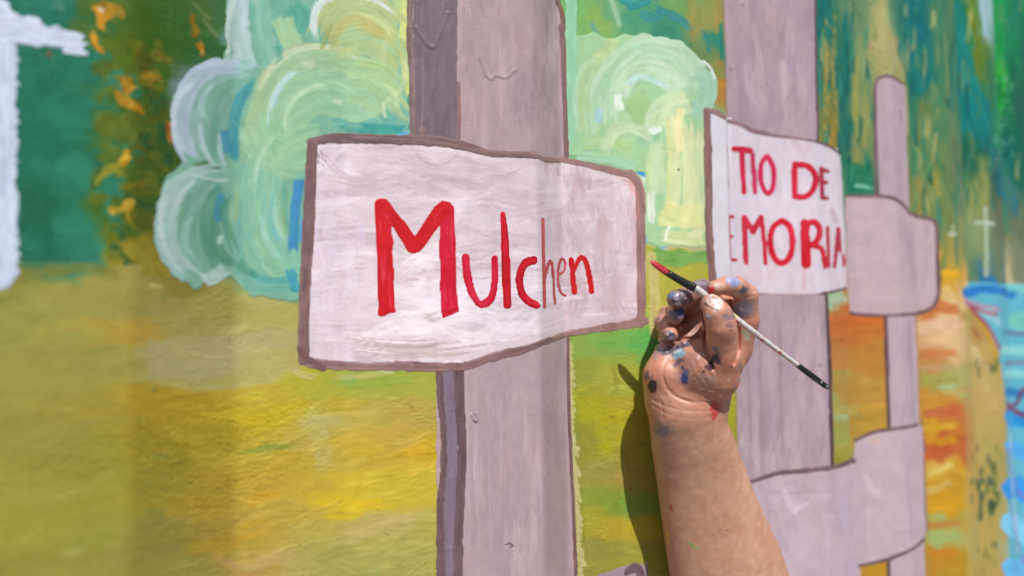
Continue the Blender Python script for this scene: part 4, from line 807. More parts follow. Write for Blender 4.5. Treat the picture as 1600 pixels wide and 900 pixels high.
def paint_mat(name, rough, coarse=.35, fine=.5, spec=.25):
    m, n, l, b = nt(name)
    at_ = n.new('ShaderNodeAttribute'); at_.attribute_name = 'Col'
    tc = n.new('ShaderNodeTexCoord')
    n1 = n.new('ShaderNodeTexNoise'); n1.inputs['Scale'].default_value = 520; n1.inputs['Detail'].default_value = 3
    mp = n.new('ShaderNodeMapping'); mp.inputs['Scale'].default_value = (1, 1, 1)
    l.new(tc.outputs['Object'], mp.inputs[0]); l.new(mp.outputs[0], n1.inputs[0])
    n2 = n.new('ShaderNodeTexNoise'); n2.inputs['Scale'].default_value = 150; n2.inputs['Detail'].default_value = 4
    l.new(mp.outputs[0], n2.inputs[0])
    # fine diagonal weave left by the roller
    n3 = n.new('ShaderNodeTexNoise'); n3.inputs['Scale'].default_value = 430; n3.inputs['Detail'].default_value = 2
    mp3 = n.new('ShaderNodeMapping'); mp3.inputs['Rotation'].default_value = (0, .5, 0); mp3.inputs['Scale'].default_value = (.75, 1, 1.3)
    l.new(tc.outputs['Object'], mp3.inputs[0]); l.new(mp3.outputs[0], n3.inputs[0])
    # colour: pigment unevenly mixed
    mr = n.new('ShaderNodeMapRange'); mr.inputs[1].default_value = .25; mr.inputs[2].default_value = .75
    mr.inputs[3].default_value = .95; mr.inputs[4].default_value = 1.05
    l.new(n2.outputs[0], mr.inputs[0])
    mx = n.new('ShaderNodeVectorMath'); mx.operation = 'MULTIPLY'
    l.new(at_.outputs['Color'], mx.inputs[0]); l.new(mr.outputs[0], mx.inputs[1]); l.new(mx.outputs[0], b.inputs['Base Color'])
    rr = n.new('ShaderNodeMapRange'); rr.inputs[3].default_value = rough - .12; rr.inputs[4].default_value = rough + .14
    l.new(n2.outputs[0], rr.inputs[0]); l.new(rr.outputs[0], b.inputs['Roughness'])
    b.inputs['Specular IOR Level'].default_value = spec
    bp = n.new('ShaderNodeBump'); bp.inputs['Strength'].default_value = fine; bp.inputs['Distance'].default_value = .0003
    l.new(n1.outputs[0], bp.inputs['Height'])
    bq = n.new('ShaderNodeBump'); bq.inputs['Strength'].default_value = coarse; bq.inputs['Distance'].default_value = .0006
    l.new(n3.outputs[0], bq.inputs['Height']); l.new(bp.outputs[0], bq.inputs['Normal'])
    # the grain comes and goes: thick coats bury it, thin ones let the wall's texture through
    nm = n.new('ShaderNodeTexNoise'); nm.inputs['Scale'].default_value = 22; nm.inputs['Detail'].default_value = 2
    l.new(tc.outputs['Object'], nm.inputs[0])
    for node_, top_ in ((bp, fine * 1.9), (bq, coarse * 1.9)):
        mm_ = n.new('ShaderNodeMapRange'); mm_.inputs[1].default_value = .38; mm_.inputs[2].default_value = .66
        mm_.inputs[3].default_value = 0.04; mm_.inputs[4].default_value = top_
        l.new(nm.outputs[0], mm_.inputs[0]); l.new(mm_.outputs[0], node_.inputs['Strength'])
    l.new(bq.outputs[0], b.inputs['Normal'])
    return m
MAT_WALL = paint_mat('mural_paint', .50, coarse=.5, fine=.6)
MAT_SHAPE = paint_mat('acrylic_paint', .50, coarse=.14, fine=.25)
MAT_RED = paint_mat('red_acrylic_paint', .45, coarse=.12, fine=.25, spec=.4)

# ------------------------------------------------------------------ surface grid -> meshes
KALB = 0.98
def tone(c, sat, gain=1.0):
    c = np.clip(c, 0, 1); l_ = (c * np.array([.3, .55, .15])).sum(-1, keepdims=True)
    return np.clip((l_ + (c - l_) * sat) * gain, 0.02, 1)
def lin(c):
    c = np.clip(c, 0, 1)
    return np.where(c <= .04045, c / 12.92, ((c + .055) / 1.055) ** 2.4)

sg = Ginv(GX)
# rounded folds: profile averaged over a few millimetres
kk = np.linspace(-.0035, .0035, 15)
prof_r = np.mean([profile(sg + k) for k in kk], 0)
dpr = np.mean([(profile(sg + k + 5e-4) - profile(sg + k - 5e-4)) / 1e-3 for k in kk], 0)
nx = dpr / np.sqrt(1 + dpr ** 2); ny = -1 / np.sqrt(1 + dpr ** 2)      # outward normal
ZG = z450(sg)[None, :] - (GY[:, None] - 450) * hs(sg)[None, :]
HUNIT = .00080      # metres of paint relief per relief unit
THICK = .00016

def make_mesh(name, verts, quads, cols, mat, tris=None):
    me = bpy.data.meshes.new(name)
    faces_n = len(quads) + (0 if tris is None else len(tris))
    me.vertices.add(len(verts)); me.vertices.foreach_set('co', verts.astype(np.float32).ravel())
    lt = 4 * len(quads) + (0 if tris is None else 3 * len(tris))
    me.loops.add(lt); me.polygons.add(faces_n)
    li = quads.ravel() if tris is None else np.concatenate([quads.ravel(), tris.ravel()])
    me.loops.foreach_set('vertex_index', li.astype(np.int32))
    st = np.arange(len(quads)) * 4; tot = np.full(len(quads), 4)
    if tris is not None:
        st = np.concatenate([st, 4 * len(quads) + np.arange(len(tris)) * 3]); tot = np.concatenate([tot, np.full(len(tris), 3)])
    me.polygons.foreach_set('loop_start', st.astype(np.int32))
    me.update(calc_edges=True)
    me.polygons.foreach_set('use_smooth', np.ones(faces_n, bool))
    at_ = me.color_attributes.new('Col', 'FLOAT_COLOR', 'POINT')
    c4 = np.ones((len(verts), 4), np.float32); c4[:, :3] = cols
    at_.data.foreach_set('color', c4.ravel())
    me.materials.append(mat)
    me.validate(); me.update()
    ob = bpy.data.objects.new(name, me); COL.objects.link(ob)
    return ob

surf = base.h * HUNIT
P_base = np.stack([sg[None, :] + nx[None, :] * surf, prof_r[None, :] + ny[None, :] * surf, ZG + 0 * surf], -1)
# rows added above and below the worked area, out to the wall's real edges
nrow = 12
def ext(row, zt, flip, rgbrow):
    out = []; oc = []
    for k in range(1, nrow + 1):
        f = (k / nrow) ** 1.5
        v = row.copy(); v[:, 2] = row[:, 2] * (1 - f) + zt * f
        nn = fbm(sg * 6, np.full(W, k * .9 + (40 if flip else 0)), 5)[:, None]
        c = rgbrow * (1 - f * .5) + np.mean(rgbrow, 0) * f * .5 + (nn - .5) * .12
        out.append(v); oc.append(c)
    return np.array(out), np.array(oc)
bot, botc = ext(P_base[-1], Z_MIN, False, base.rgb[-1]); top, topc = ext(P_base[0], Z_MAX, True, base.rgb[0])
PV = np.concatenate([top[::-1], P_base, bot]); PC = np.concatenate([topc[::-1], base.rgb, botc])
Hh = PV.shape[0]
idx = np.arange(Hh * W).reshape(Hh, W)
quads = np.stack([idx[:-1, :-1], idx[1:, :-1], idx[1:, 1:], idx[:-1, 1:]], -1).reshape(-1, 4)
wall = make_mesh('mural_wall', PV.reshape(-1, 3), quads, lin(tone(PC.reshape(-1, 3), .95, .98) ** 1.1) * KALB, MAT_WALL)
wall['label'] = 'corrugated metal wall covered in a hand-painted landscape mural with crosses'
wall['category'] = 'wall'; wall['kind'] = 'thing'

def layer_mesh(L, mat, parent):
    """the painted shape as a thin sheet of paint, clipped along its brushed edge"""
    global surf
    inside = L.cov >= .5
    if not inside.any(): return None
    a0, a1 = np.where(inside.any(1))[0][[0, -1]]; b0, b1 = np.where(inside.any(0))[0][[0, -1]]
    sub = np.pad(inside[a0:a1 + 1, b0:b1 + 1], 1); n_ = sub.size
    lab = np.where(sub.ravel(), np.arange(n_), n_)
    lab = np.append(lab, n_); w_ = sub.shape[1]
    flat = np.where(sub.ravel())[0]
    while True:
        old = lab[flat].copy(); new_ = old
        for o_ in (1, -1, w_, -w_, w_ + 1, w_ - 1, -w_ + 1, -w_ - 1): new_ = np.minimum(new_, lab[flat + o_])
        np.minimum.at(lab, old, new_); lab[flat] = np.minimum(new_, lab[new_]); lab[flat] = lab[lab[flat]]
        if (lab[flat] == old).all(): break
    ids, cnt = np.unique(lab[flat], return_counts=True)
    order = ids[np.argsort(-cnt)]; cnt = np.sort(cnt)[::-1]
    first = None
    from_lab = lab[:n_].reshape(sub.shape)[1:-1, 1:-1]
    for i_, c_ in zip(order, cnt):
        if first is not None and (c_ < 45 or c_ < .004 * cnt[0]): continue
        comp = np.zeros_like(inside); comp[a0:a1 + 1, b0:b1 + 1] = from_lab == i_
        near = comp.copy()
        near[1:] |= comp[:-1]; near[:-1] |= comp[1:]; nn_ = near.copy(); nn_[:, 1:] |= near[:, :-1]; nn_[:, :-1] |= near[:, 1:]
        ob = piece_mesh(L, mat, parent, np.where(nn_ & (comp | ~inside), L.cov, 0))
        first = first or ob
    return first

def piece_mesh(L, mat, parent, cov):
    global surf
    inside = cov >= .5
    rr_, cc_ = np.where(inside)
    r0, r1 = max(rr_.min() - 2, 0), min(rr_.max() + 3, H); c0, c1 = max(cc_.min() - 2, 0), min(cc_.max() + 3, W)
    cv = cov[r0:r1, c0:c1]; ins = cv >= .5
    # relief: sits on whatever is below, thin at its rim
    edge = sm(.5, 1.0, cv)
    hh = surf[r0:r1, c0:c1] + THICK * (.45 + .55 * edge) + np.maximum(L.h[r0:r1, c0:c1], -.2) * HUNIT * edge
    sN = nx[None, c0:c1]; yN = ny[None, c0:c1]
    P = np.stack([sg[None, c0:c1] + sN * hh, prof_r[None, c0:c1] + yN * hh, ZG[r0:r1, c0:c1]], -1)
    C = L.rgb[r0:r1, c0:c1]
    sat_, gain_ = TONES.get(L.name, (1.0, 1.0)); C = tone(C, sat_, gain_)
    if L.name == 'painted_outline': C = C * np.array([1.02, .97, .94])
    if L.name in ('painted_cross', 'sign_board', 'painted_outline', 'painted_shade', 'painted_post_top'): C = C * np.array([1.0, .968, .98])
    h_, w_ = cv.shape
    n4 = ins[:-1, :-1].astype(int) + ins[1:, :-1] + ins[1:, 1:] + ins[:-1, 1:]
    id_ = np.arange(h_ * w_).reshape(h_, w_)
    fr, fc = np.where(n4 == 4)
    q = np.stack([id_[fr, fc], id_[fr + 1, fc], id_[fr + 1, fc + 1], id_[fr, fc + 1]], -1)
    V = list(); VC = list(); nb = h_ * w_; em = {}; tris = []
    Pf = P.reshape(-1, 3); Cf = C.reshape(-1, 3); cf = cv.ravel()
    br_, bc_ = np.where((n4 > 0) & (n4 < 4))
    for i, j in zip(br_.tolist(), bc_.tolist()):
        k = [i * w_ + j, (i + 1) * w_ + j, (i + 1) * w_ + j + 1, i * w_ + j + 1]
        poly = []
        for e in range(4):
            a_, b_ = k[e], k[(e + 1) % 4]; ia, ib = cf[a_] >= .5, cf[b_] >= .5
            if ia: poly.append(a_)
            if ia != ib:
                key = (a_, b_) if a_ < b_ else (b_, a_)
                if key not in em:
                    t = (.5 - cf[key[0]]) / (cf[key[1]] - cf[key[0]])
                    em[key] = nb + len(V)
                    V.append(Pf[key[0]] * (1 - t) + Pf[key[1]] * t)
                    VC.append(Cf[key[0]] if cf[key[0]] >= .5 else Cf[key[1]])
                poly.append(em[key])
        for t in range(1, len(poly) - 1): tris.append((poly[0], poly[t], poly[t + 1]))
    allV = np.vstack([Pf, np.array(V).reshape(-1, 3)]); allC = np.vstack([Cf, np.array(VC).reshape(-1, 3)])
    tris = np.array(tris, int).reshape(-1, 3)
    used = np.unique(np.concatenate([q.ravel(), tris.ravel()]))
    rem = np.full(len(allV), -1); rem[used] = np.arange(len(used))
    ob = make_mesh(L.name, allV[used], rem[q], lin(allC[used]) * KALB, mat, rem[tris])
    ob.parent = parent
    if L.label: ob['label'] = L.label
    surf[r0:r1, c0:c1] = np.where(ins, hh, surf[r0:r1, c0:c1])
    return ob

byk = {}
TONES = {'sign_board': (1.0, 1.035), 'painted_cross': (1.0, 1.02), 'painted_bush': (.84, 1.04), 'painted_letter': (1.05, .97), 'painted_river': (.9, 1.0)}
for L in layers:
    mat = MAT_RED if L.name == 'painted_letter' else MAT_SHAPE
    par = wall
    if L.parent is not None:
        par = byk[L.parent]
        lp = next(q_ for q_ in layers if q_.key == L.parent)
        if lp.parent is not None and lp.parent != 'root' and par.parent is not wall:
            par = par.parent          # no fourth level: letters and outlines of a board hang on the cross
        # depth check: wall > cross > piece
    ob = layer_mesh(L, mat, par)
    if ob is not None: byk[L.key] = ob

# rails along the head and foot of the wall, concrete apron in front
def box(bm, x0, x1, y0, y1, z0, z1, bev=.0):
    v = [bm.verts.new(p) for p in [(x0,y0,z0),(x1,y0,z0),(x1,y1,z0),(x0,y1,z0),(x0,y0,z1),(x1,y0,z1),(x1,y1,z1),(x0,y1,z1)]]
    fs = [(0,3,2,1),(4,5,6,7),(0,1,5,4),(1,2,6,5),(2,3,7,6),(3,0,4,7)]
    ff = [bm.faces.new([v[i] for i in f]) for f in fs]
    if bev:
        es = list({e for f in ff for e in f.edges})
        bmesh.ops.bevel(bm, geom=es, offset=bev, segments=2, affect='EDGES')

def bmobj(name, bm, mat, parent=None, smooth=False):
    me = bpy.data.meshes.new(name); bm.normal_update(); bm.to_mesh(me); bm.free()
    me.materials.append(mat)
    if smooth: me.polygons.foreach_set('use_smooth', np.ones(len(me.polygons), bool))
    ob = bpy.data.objects.new(name, me); COL.objects.link(ob)
    if parent is not None: ob.parent = parent
    return ob

def noise_mat(name, c1, c2, scale, rough, bump=.3, dist=.002, stops=(.35, .65)):
    m, n, l, b = nt(name)
    tc = n.new('ShaderNodeTexCoord'); ns = n.new('ShaderNodeTexNoise'); ns.inputs['Scale'].default_value = scale; ns.inputs['Detail'].default_value = 6
    l.new(tc.outputs['Object'], ns.inputs[0])
    cr = n.new('ShaderNodeValToRGB'); cr.color_ramp.elements[0].position = stops[0]; cr.color_ramp.elements[1].position = stops[1]
    cr.color_ramp.elements[0].color = (*c1, 1); cr.color_ramp.elements[1].color = (*c2, 1)
    l.new(ns.outputs[0], cr.inputs[0]); l.new(cr.outputs[0], b.inputs['Base Color'])
    b.inputs['Roughness'].default_value = rough
    bp = n.new('ShaderNodeBump'); bp.inputs['Strength'].default_value = bump; bp.inputs['Distance'].default_value = dist
    l.new(ns.outputs[0], bp.inputs['Height']); l.new(bp.outputs[0], b.inputs['Normal'])
    return m
MAT_RAIL = noise_mat('weathered_green_steel', (.05,.11,.10), (.08,.16,.14), 30, .5)
MAT_CONC = noise_mat('concrete', (.15,.145,.135), (.22,.21,.19), 6, .9, .4, .004)
for z0, z1 in ((Z_MAX + .001, Z_MAX + .10), (Z_MIN - .13, Z_MIN - .001)):
    bm = bmesh.new(); box(bm, S_MIN, S_MAX, -.012, DEP + .03, z0, z1, .006)
    bmobj('steel_rail', bm, MAT_RAIL, wall)
for x0, x1 in ((S_MIN - .09, S_MIN - .001), (S_MAX + .001, S_MAX + .09)):
    bm = bmesh.new(); box(bm, x0, x1, -.014, DEP + .03, .03, Z_MAX + .10, .006)
    bmobj('corner_post', bm, MAT_RAIL, wall)
bm = bmesh.new()
vs = [bm.verts.new(p) for p in [(-60,-60,0),(60,-60,0),(60,60,0),(-60,60,0)]]
bm.faces.new(vs); g = bmobj('ground', bm, MAT_CONC); g['kind'] = 'structure'

# ------------------------------------------------------------------ the painter's forearm and hand (one continuous surface from a distance field)
import openvdb
def loc(px, py, t):
    t = t if t < .612 else .612 + (t - .612) * .74
    """camera-axis millimetres of a photo pixel at depth t (m)"""
    return np.array([(px - 800) / F * t, (py - 450) / F * t, t]) * 1000.0

VOX = 0.85
J = {
 'elbow': (1196,1150,.585), 'fa3': (1168,1010,.592), 'fa2': (1139,900,.598), 'fa1': (1108,800,.603), 'fa0': (1085,720,.607), 'wrist': (1071,652,.610),
}
prims = {'arm': [], 'thumb': [], 'roots': []}
def cone(a, ra, b, rb, zs=1.0, k=None): return (loc(*a), ra, loc(*b), rb, zs, k)
ARM = [((1070.5,650,.608),27.2,.68), ((1078,681,.614),28.8,.64), ((1087,713,.619),30.8,.62), ((1095,745,.622),32.4,.60), ((1103,776,.624),34.3,.60), ((1111,807,.625),36.4,.60),
       ((1120,838,.626),38.6,.60), ((1129,868,.626),41.0,.60), ((1138,897,.626),43.4,.60), ((1151,953,.622),46,.62), ((1164,1010,.616),47.5,.66), ((1196,1120,.602),43,.8)]
arm = [
 *[cone(a_, ra_, b_, rb_, zs_) for (a_, ra_, zs_), (b_, rb_, _z) in zip(ARM[:-1], ARM[1:])],
 # carpus
 cone((1042,640,.612),12.5,(1100,645,.611),13.5), cone((1044,618,.613),14.5,(1104,622,.612),14),
 # hypothenar and little-finger edge
 cone((1043,618,.612),14.5,(1039,588,.611),15), cone((1039,588,.611),15,(1046,548,.626),11),
 # metacarpals
 cone((1048,620,.618),15,(1049,535,.646),10.5), cone((1070,620,.618),16,(1078,520,.655),11.5),
 cone((1090,620,.618),16,(1115,518,.656),12), cone((1106,624,.618),15,(1148,545,.645),13.0),
]
thenar = [cone((1088,592,.608),19,(1098,570,.605),18.5), cone((1098,572,.605),18,(1126,585,.602),14.5), cone((1082,558,.606),14,(1094,575,.604),17)]
thumb = [cone((1122,592,.600),15.5,(1130,560,.594),13.2), cone((1130,560,.594),13.0,(1126,512,.586),12.6), cone((1126,512,.586),12.8,(1119,492,.585),11.2), cone((1119,492,.585),10.8,(1112,477,.587),8.6)]
fingers = {
 'index': [cone((1148,545,.645),13.0,(1165,500,.636),10.8), cone((1165,500,.636),10.6,(1165,463,.627),10.0), cone((1165,463,.627),9.6,(1152,449,.617),8.4), cone((1152,449,.617),8.2,(1134,447,.611),7.6), cone((1134,447,.609),7.4,(1116,451,.603),6.2)],
 'middle': [cone((1117,518,.656),12.5,(1127,466,.652),10.6), cone((1127,466,.652),10.0,(1096,453,.634),8.8), cone((1096,453,.634),8.4,(1064,467,.611),7.9), cone((1064,467,.611),7.9,(1056,467,.604),7.2)],
 'ring': [cone((1082,520,.656),12.5,(1088,474,.656),10.6), cone((1088,474,.656),9.8,(1060,476,.638),8.4), cone((1060,476,.638),8.2,(1055,494,.612),7.0)],
 'little': [cone((1054,535,.648),11.5,(1046,494,.652),9.2), cone((1046,494,.652),8.6,(1037,505,.634),7.4), cone((1037,505,.634),7.0,(1047,524,.608),6.2)],
}
allp = arm + thenar + thumb + [c for f_ in fingers.values() for c in f_]
lo = np.min([np.minimum(c[0] - c[1], c[2] - c[3]) for c in allp], 0) - 6
hi = np.max([np.maximum(c[0] + c[1], c[2] + c[3]) for c in allp], 0) + 6
dim = np.ceil((hi - lo) / VOX).astype(int)
gx = (lo[0] + np.arange(dim[0]) * VOX).astype(np.float32); gy = (lo[1] + np.arange(dim[1]) * VOX).astype(np.float32); gz = (lo[2] + np.arange(dim[2]) * VOX).astype(np.float32)
BIG = 12.0
def smin(a, b, k):
    h = np.maximum(k - np.abs(a - b), 0) / k
    return np.minimum(a, b) - h * h * k * .25
def put(Dm, c, k):
    a, ra, b, rb, zs, _ = c
    mg = max(ra, rb) + k + 4
    l_ = np.minimum(a, b) - mg; h_ = np.maximum(a, b) + mg
    i0 = np.clip(((l_ - lo) / VOX).astype(int), 0, dim); i1 = np.clip(((h_ - lo) / VOX).astype(int) + 1, 0, dim)
    X = gx[i0[0]:i1[0], None, None]; Y = gy[None, i0[1]:i1[1], None]; Z = gz[None, None, i0[2]:i1[2]]
    ab = b - a; iz = 1 / zs
    px_, py_, pz_ = X - a[0], Y - a[1], (Z - a[2])
    den = ab @ ab
    t = np.clip((px_ * ab[0] + py_ * ab[1] + pz_ * ab[2]) / den, 0, 1)
    dx, dy, dz = px_ - t * ab[0], py_ - t * ab[1], (pz_ - t * ab[2]) * iz
    d = np.sqrt(dx * dx + dy * dy + dz * dz) - (ra + (rb - ra) * t)
    sl = (slice(i0[0], i1[0]), slice(i0[1], i1[1]), slice(i0[2], i1[2]))
    Dm[sl] = smin(Dm[sl], d.astype(np.float32), k)
def group(cs, k):
    Dm = np.full(tuple(dim), BIG, np.float32)
    for c in cs: put(Dm, c, k)
    return Dm
A = group(arm, 10)
for c in thenar: put(A, c, 9)
for f_ in fingers.values(): put(A, f_[0], 5)
T = group(thumb, 4); A = smin(A, T, 4.0)
Dm = A
for nm, f_ in fingers.items():
    B = group(f_, 2.4)
    Dm = smin(Dm, B, 1.0)
del A, T, B
# skin folds: grooves along traced lines, on the side facing the light
ZZ = gz[None, None, :]
PX = 800 + F * gx[:, None, None] / ZZ; PY = 450 + F * gy[None, :, None] / ZZ
def groove(pts, w, dep, zlim=None):
    p = catmull(np.array(pts, float), 4)
    x0, y0 = p.min(0) - 4 * w; x1, y1 = p.max(0) + 4 * w
    zt = .60
    ia = int(np.clip(((x0 - 800) / F * 640 - lo[0] if x0 < 800 else (x0 - 800) / F * 560 - lo[0]) / VOX, 0, dim[0])); ib = int(np.clip(((x1 - 800) / F * 660 - lo[0]) / VOX, 0, dim[0]))
    ya_ = sorted([(y0 - 450) / F * 560, (y0 - 450) / F * 660])[0]; yb_ = sorted([(y1 - 450) / F * 560, (y1 - 450) / F * 660])[1]
    ja = int(np.clip((ya_ - lo[1]) / VOX, 0, dim[1])); jb = int(np.clip((yb_ - lo[1]) / VOX, 0, dim[1]))
    kb = int(np.clip(((zlim or .615) * 1000 - lo[2]) / VOX, 0, dim[2]))
    if ia >= ib or ja >= jb or kb <= 0: return
    X = PX[ia:ib, :, :kb]; Y = PY[:, ja:jb, :kb]
    d2 = np.full((ib - ia, jb - ja, kb), 1e6, np.float32)
    for q0, q1 in zip(p[:-1], p[1:]):
        v = q1 - q0; l2 = v @ v
        if l2 < 1e-6: continue
        t = np.clip(((X - q0[0]) * v[0] + (Y - q0[1]) * v[1]) / l2, 0, 1)
        d2 = np.minimum(d2, (X - q0[0] - t * v[0]) ** 2 + (Y - q0[1] - t * v[1]) ** 2)
    Dm[ia:ib, ja:jb, :kb] += (dep * np.exp(-d2 / (w * w * .55)) * .62).astype(np.float32)
for pts, w, dep in [
    ([(1097,486),(1102,512),(1101,532),(1105,552),(1114,576)], 3.2, 3.8), ([(1153,500),(1154,525),(1153,548),(1147,568)], 3.2, 3.4), ([(1028,536),(1046,534),(1066,530),(1088,528),(1102,520)], 2.8, 3.0), ([(1044,508),(1058,508),(1070,500)], 2.6, 1.8), ([(1042,478),(1056,481),(1074,476)], 2.4, 1.8), ([(1128,460),(1142,464),(1154,470)], 3.0, 2.0), ([(1136,436),(1138,448),(1137,458)], 1.4, .7),
    ([(1104,535),(1110,548),(1114,560)], 1.6, .8), ([(1098,545),(1108,566),(1120,584)], 1.6, .6), ([(1092,556),(1102,576),(1114,592)], 1.5, .5),
    ([(1084,562),(1094,584),(1106,600)], 1.5, .45), ([(1076,570),(1088,592),(1100,606)], 1.5, .45), ([(1100,600),(1112,604),(1126,604)], 1.3, .35),
    ([(1056,556),(1040,566),(1036,584),(1042,604),(1058,620),(1080,630)], 2.6, .8), ([(1042,560),(1060,546),(1080,540)], 2.4, 1.2),
    ([(1036,590),(1044,610),(1060,622),(1086,628),(1112,628)], 2.2, .9),
    ([(1016,622),(1040,634),(1070,642),(1104,642),(1124,636)], 2.0, .8), ([(1018,632),(1046,648),(1084,654),(1120,650)], 1.8, .5), ([(1032,626),(1036,640),(1036,655)], 2.4, .8),
    ([(1060,634),(1074,640),(1092,640)], 1.5, .5), ([(1064,622),(1088,632),(1110,634)], 1.4, .4),
    ([(1130,494),(1138,498),(1150,497)], 1.5, .5), ([(1132,502),(1140,506),(1150,505)], 1.3, .4), ([(1136,510),(1144,512),(1151,511)], 1.3, .4),
    ([(1160,452),(1148,462),(1130,462)], 1.5, .4), ([(1180,462),(1168,465),(1156,470)], 1.6, .7), ([(1156,497),(1166,499),(1176,498)], 1.4, .4),
    ([(1048,482),(1060,484),(1070,480)], 1.4, .4)]:
    groove(pts, w, dep, .660 if pts[0][0] > 1127 or pts[0][1] < 540 else .618)
# gentle unevenness of flesh
rngh = np.random.default_rng(3)
gridv = openvdb.FloatGrid(); gridv.background = BIG
gridv.copyFromArray(Dm.astype(np.float32), tolerance=0.0)
gridv.background = BIG
pts_, quads_ = gridv.convertToQuads(isovalue=0.0)
pts_ = np.array(pts_); quads_ = np.array(quads_).astype(int)
print('hand', pts_.shape, quads_.shape, dim)
cammm = lo + pts_ * VOX
def laplace(v, q, it):
    n = len(v)
    e = np.concatenate([q[:, [0, 1]], q[:, [1, 2]], q[:, [2, 3]], q[:, [3, 0]]]); e = np.concatenate([e, e[:, ::-1]])
    deg = np.bincount(e[:, 0], minlength=n)[:, None]
    for _ in range(it):
        for lam in (.55, -.56):
            s_ = np.stack([np.bincount(e[:, 0], weights=v[e[:, 1], k], minlength=n) for k in range(3)], -1) / deg
            v = v + lam * (s_ - v)
    return v
cammm = laplace(cammm, quads_, 2)
hpx = 800 + F * cammm[:, 0] / cammm[:, 2]; hpy = 450 + F * cammm[:, 1] / cammm[:, 2]
nrm = np.zeros_like(cammm)
fn = np.cross(cammm[quads_[:, 2]] - cammm[quads_[:, 0]], cammm[quads_[:, 3]] - cammm[quads_[:, 1]])
for k in range(4): 
    for d_ in range(3): nrm[:, d_] += np.bincount(quads_[:, k], weights=fn[:, d_], minlength=len(cammm))
nrm /= np.linalg.norm(nrm, axis=1)[:, None] + 1e-9
probe = cammm.mean(0)
if (nrm * (cammm - cammm.mean(0))).sum() < 0: nrm = -nrm
facing = nrm[:, 2] < -0.05
# skin colours, paint smears and painted-in shade
HX, HY, HZ = cammm.T
n_lo = fbm(HX * .06 + HZ * .05, HY * .06, 31); n_mid = fbm(HX * .25, HY * .25 + HZ * .2, 37); n_hi = fbm(HX * .9, HY * .9 + HZ * .5, 43)
skin = np.array([186, 140, 116.]) + (n_lo[:, None] - .5) * np.array([18, 22, 24]) + (n_mid[:, None] - .5) * np.array([18, 24, 24]) + (n_hi[:, None] - .5) * 7
palmness = sm(700, 600, hpy)[:, None]
skin = skin + palmness * np.array([4, -6, -4.])
def redden(x, y, r, amt):
    global skin
    w_ = np.exp(-((hpx - x) ** 2 + (hpy - y) ** 2) / r ** 2)[:, None] * amt
    skin = skin * (1 - w_) + np.array([196, 112, 92.]) * w_
for x, y, r, amt in [(1138,566,12,.5),(1135,520,16,.3),(1022,560,16,.25),(1175,500,14,.3),(1110,451,10,.4),(1150,600,16,.3),(1100,620,24,.25),(1060,600,16,.2),(1170,540,12,.2)]: redden(x, y, r, amt)
paint_m = np.zeros(len(skin)); skinlift = np.zeros(len(skin))
def blot(x, y, rx_, ry_, ang, col, a=.9, rag=.9, zr=None, lift=.12):
    """a ragged smear of dried paint or painted-in shade, on the side that faces out"""
    global skin
    an = math.radians(ang); dx = hpx - x; dy = hpy - y
    u_ = (dx * math.cos(an) + dy * math.sin(an)) / rx_; v_ = (-dx * math.sin(an) + dy * math.cos(an)) / ry_
    near = (np.abs(u_) < 2.2) & (np.abs(v_) < 2.2) & facing
    if zr: near &= (HZ > zr[0] * 1000) & (HZ < zr[1] * 1000)
    r_ = np.sqrt(u_ ** 2 + v_ ** 2) + rag * ((n_hi - .5) * 1.1 + (fbm(HX * .55 + x, HY * .55, 51) - .5) * 1.2)
    w_ = (sm(1.12, .82, r_) * near * a * (0.75 + .5 * (fbm(HX * 1.3, HY * 1.3 + y, 57) - .2)).clip(0, 1))
    skin = skin * (1 - w_[:, None]) + np.array(col, float) * w_[:, None]
    paint_m[:] = np.maximum(paint_m, w_ * (lift > .05)); skinlift[:] = np.maximum(skinlift, w_ * lift)
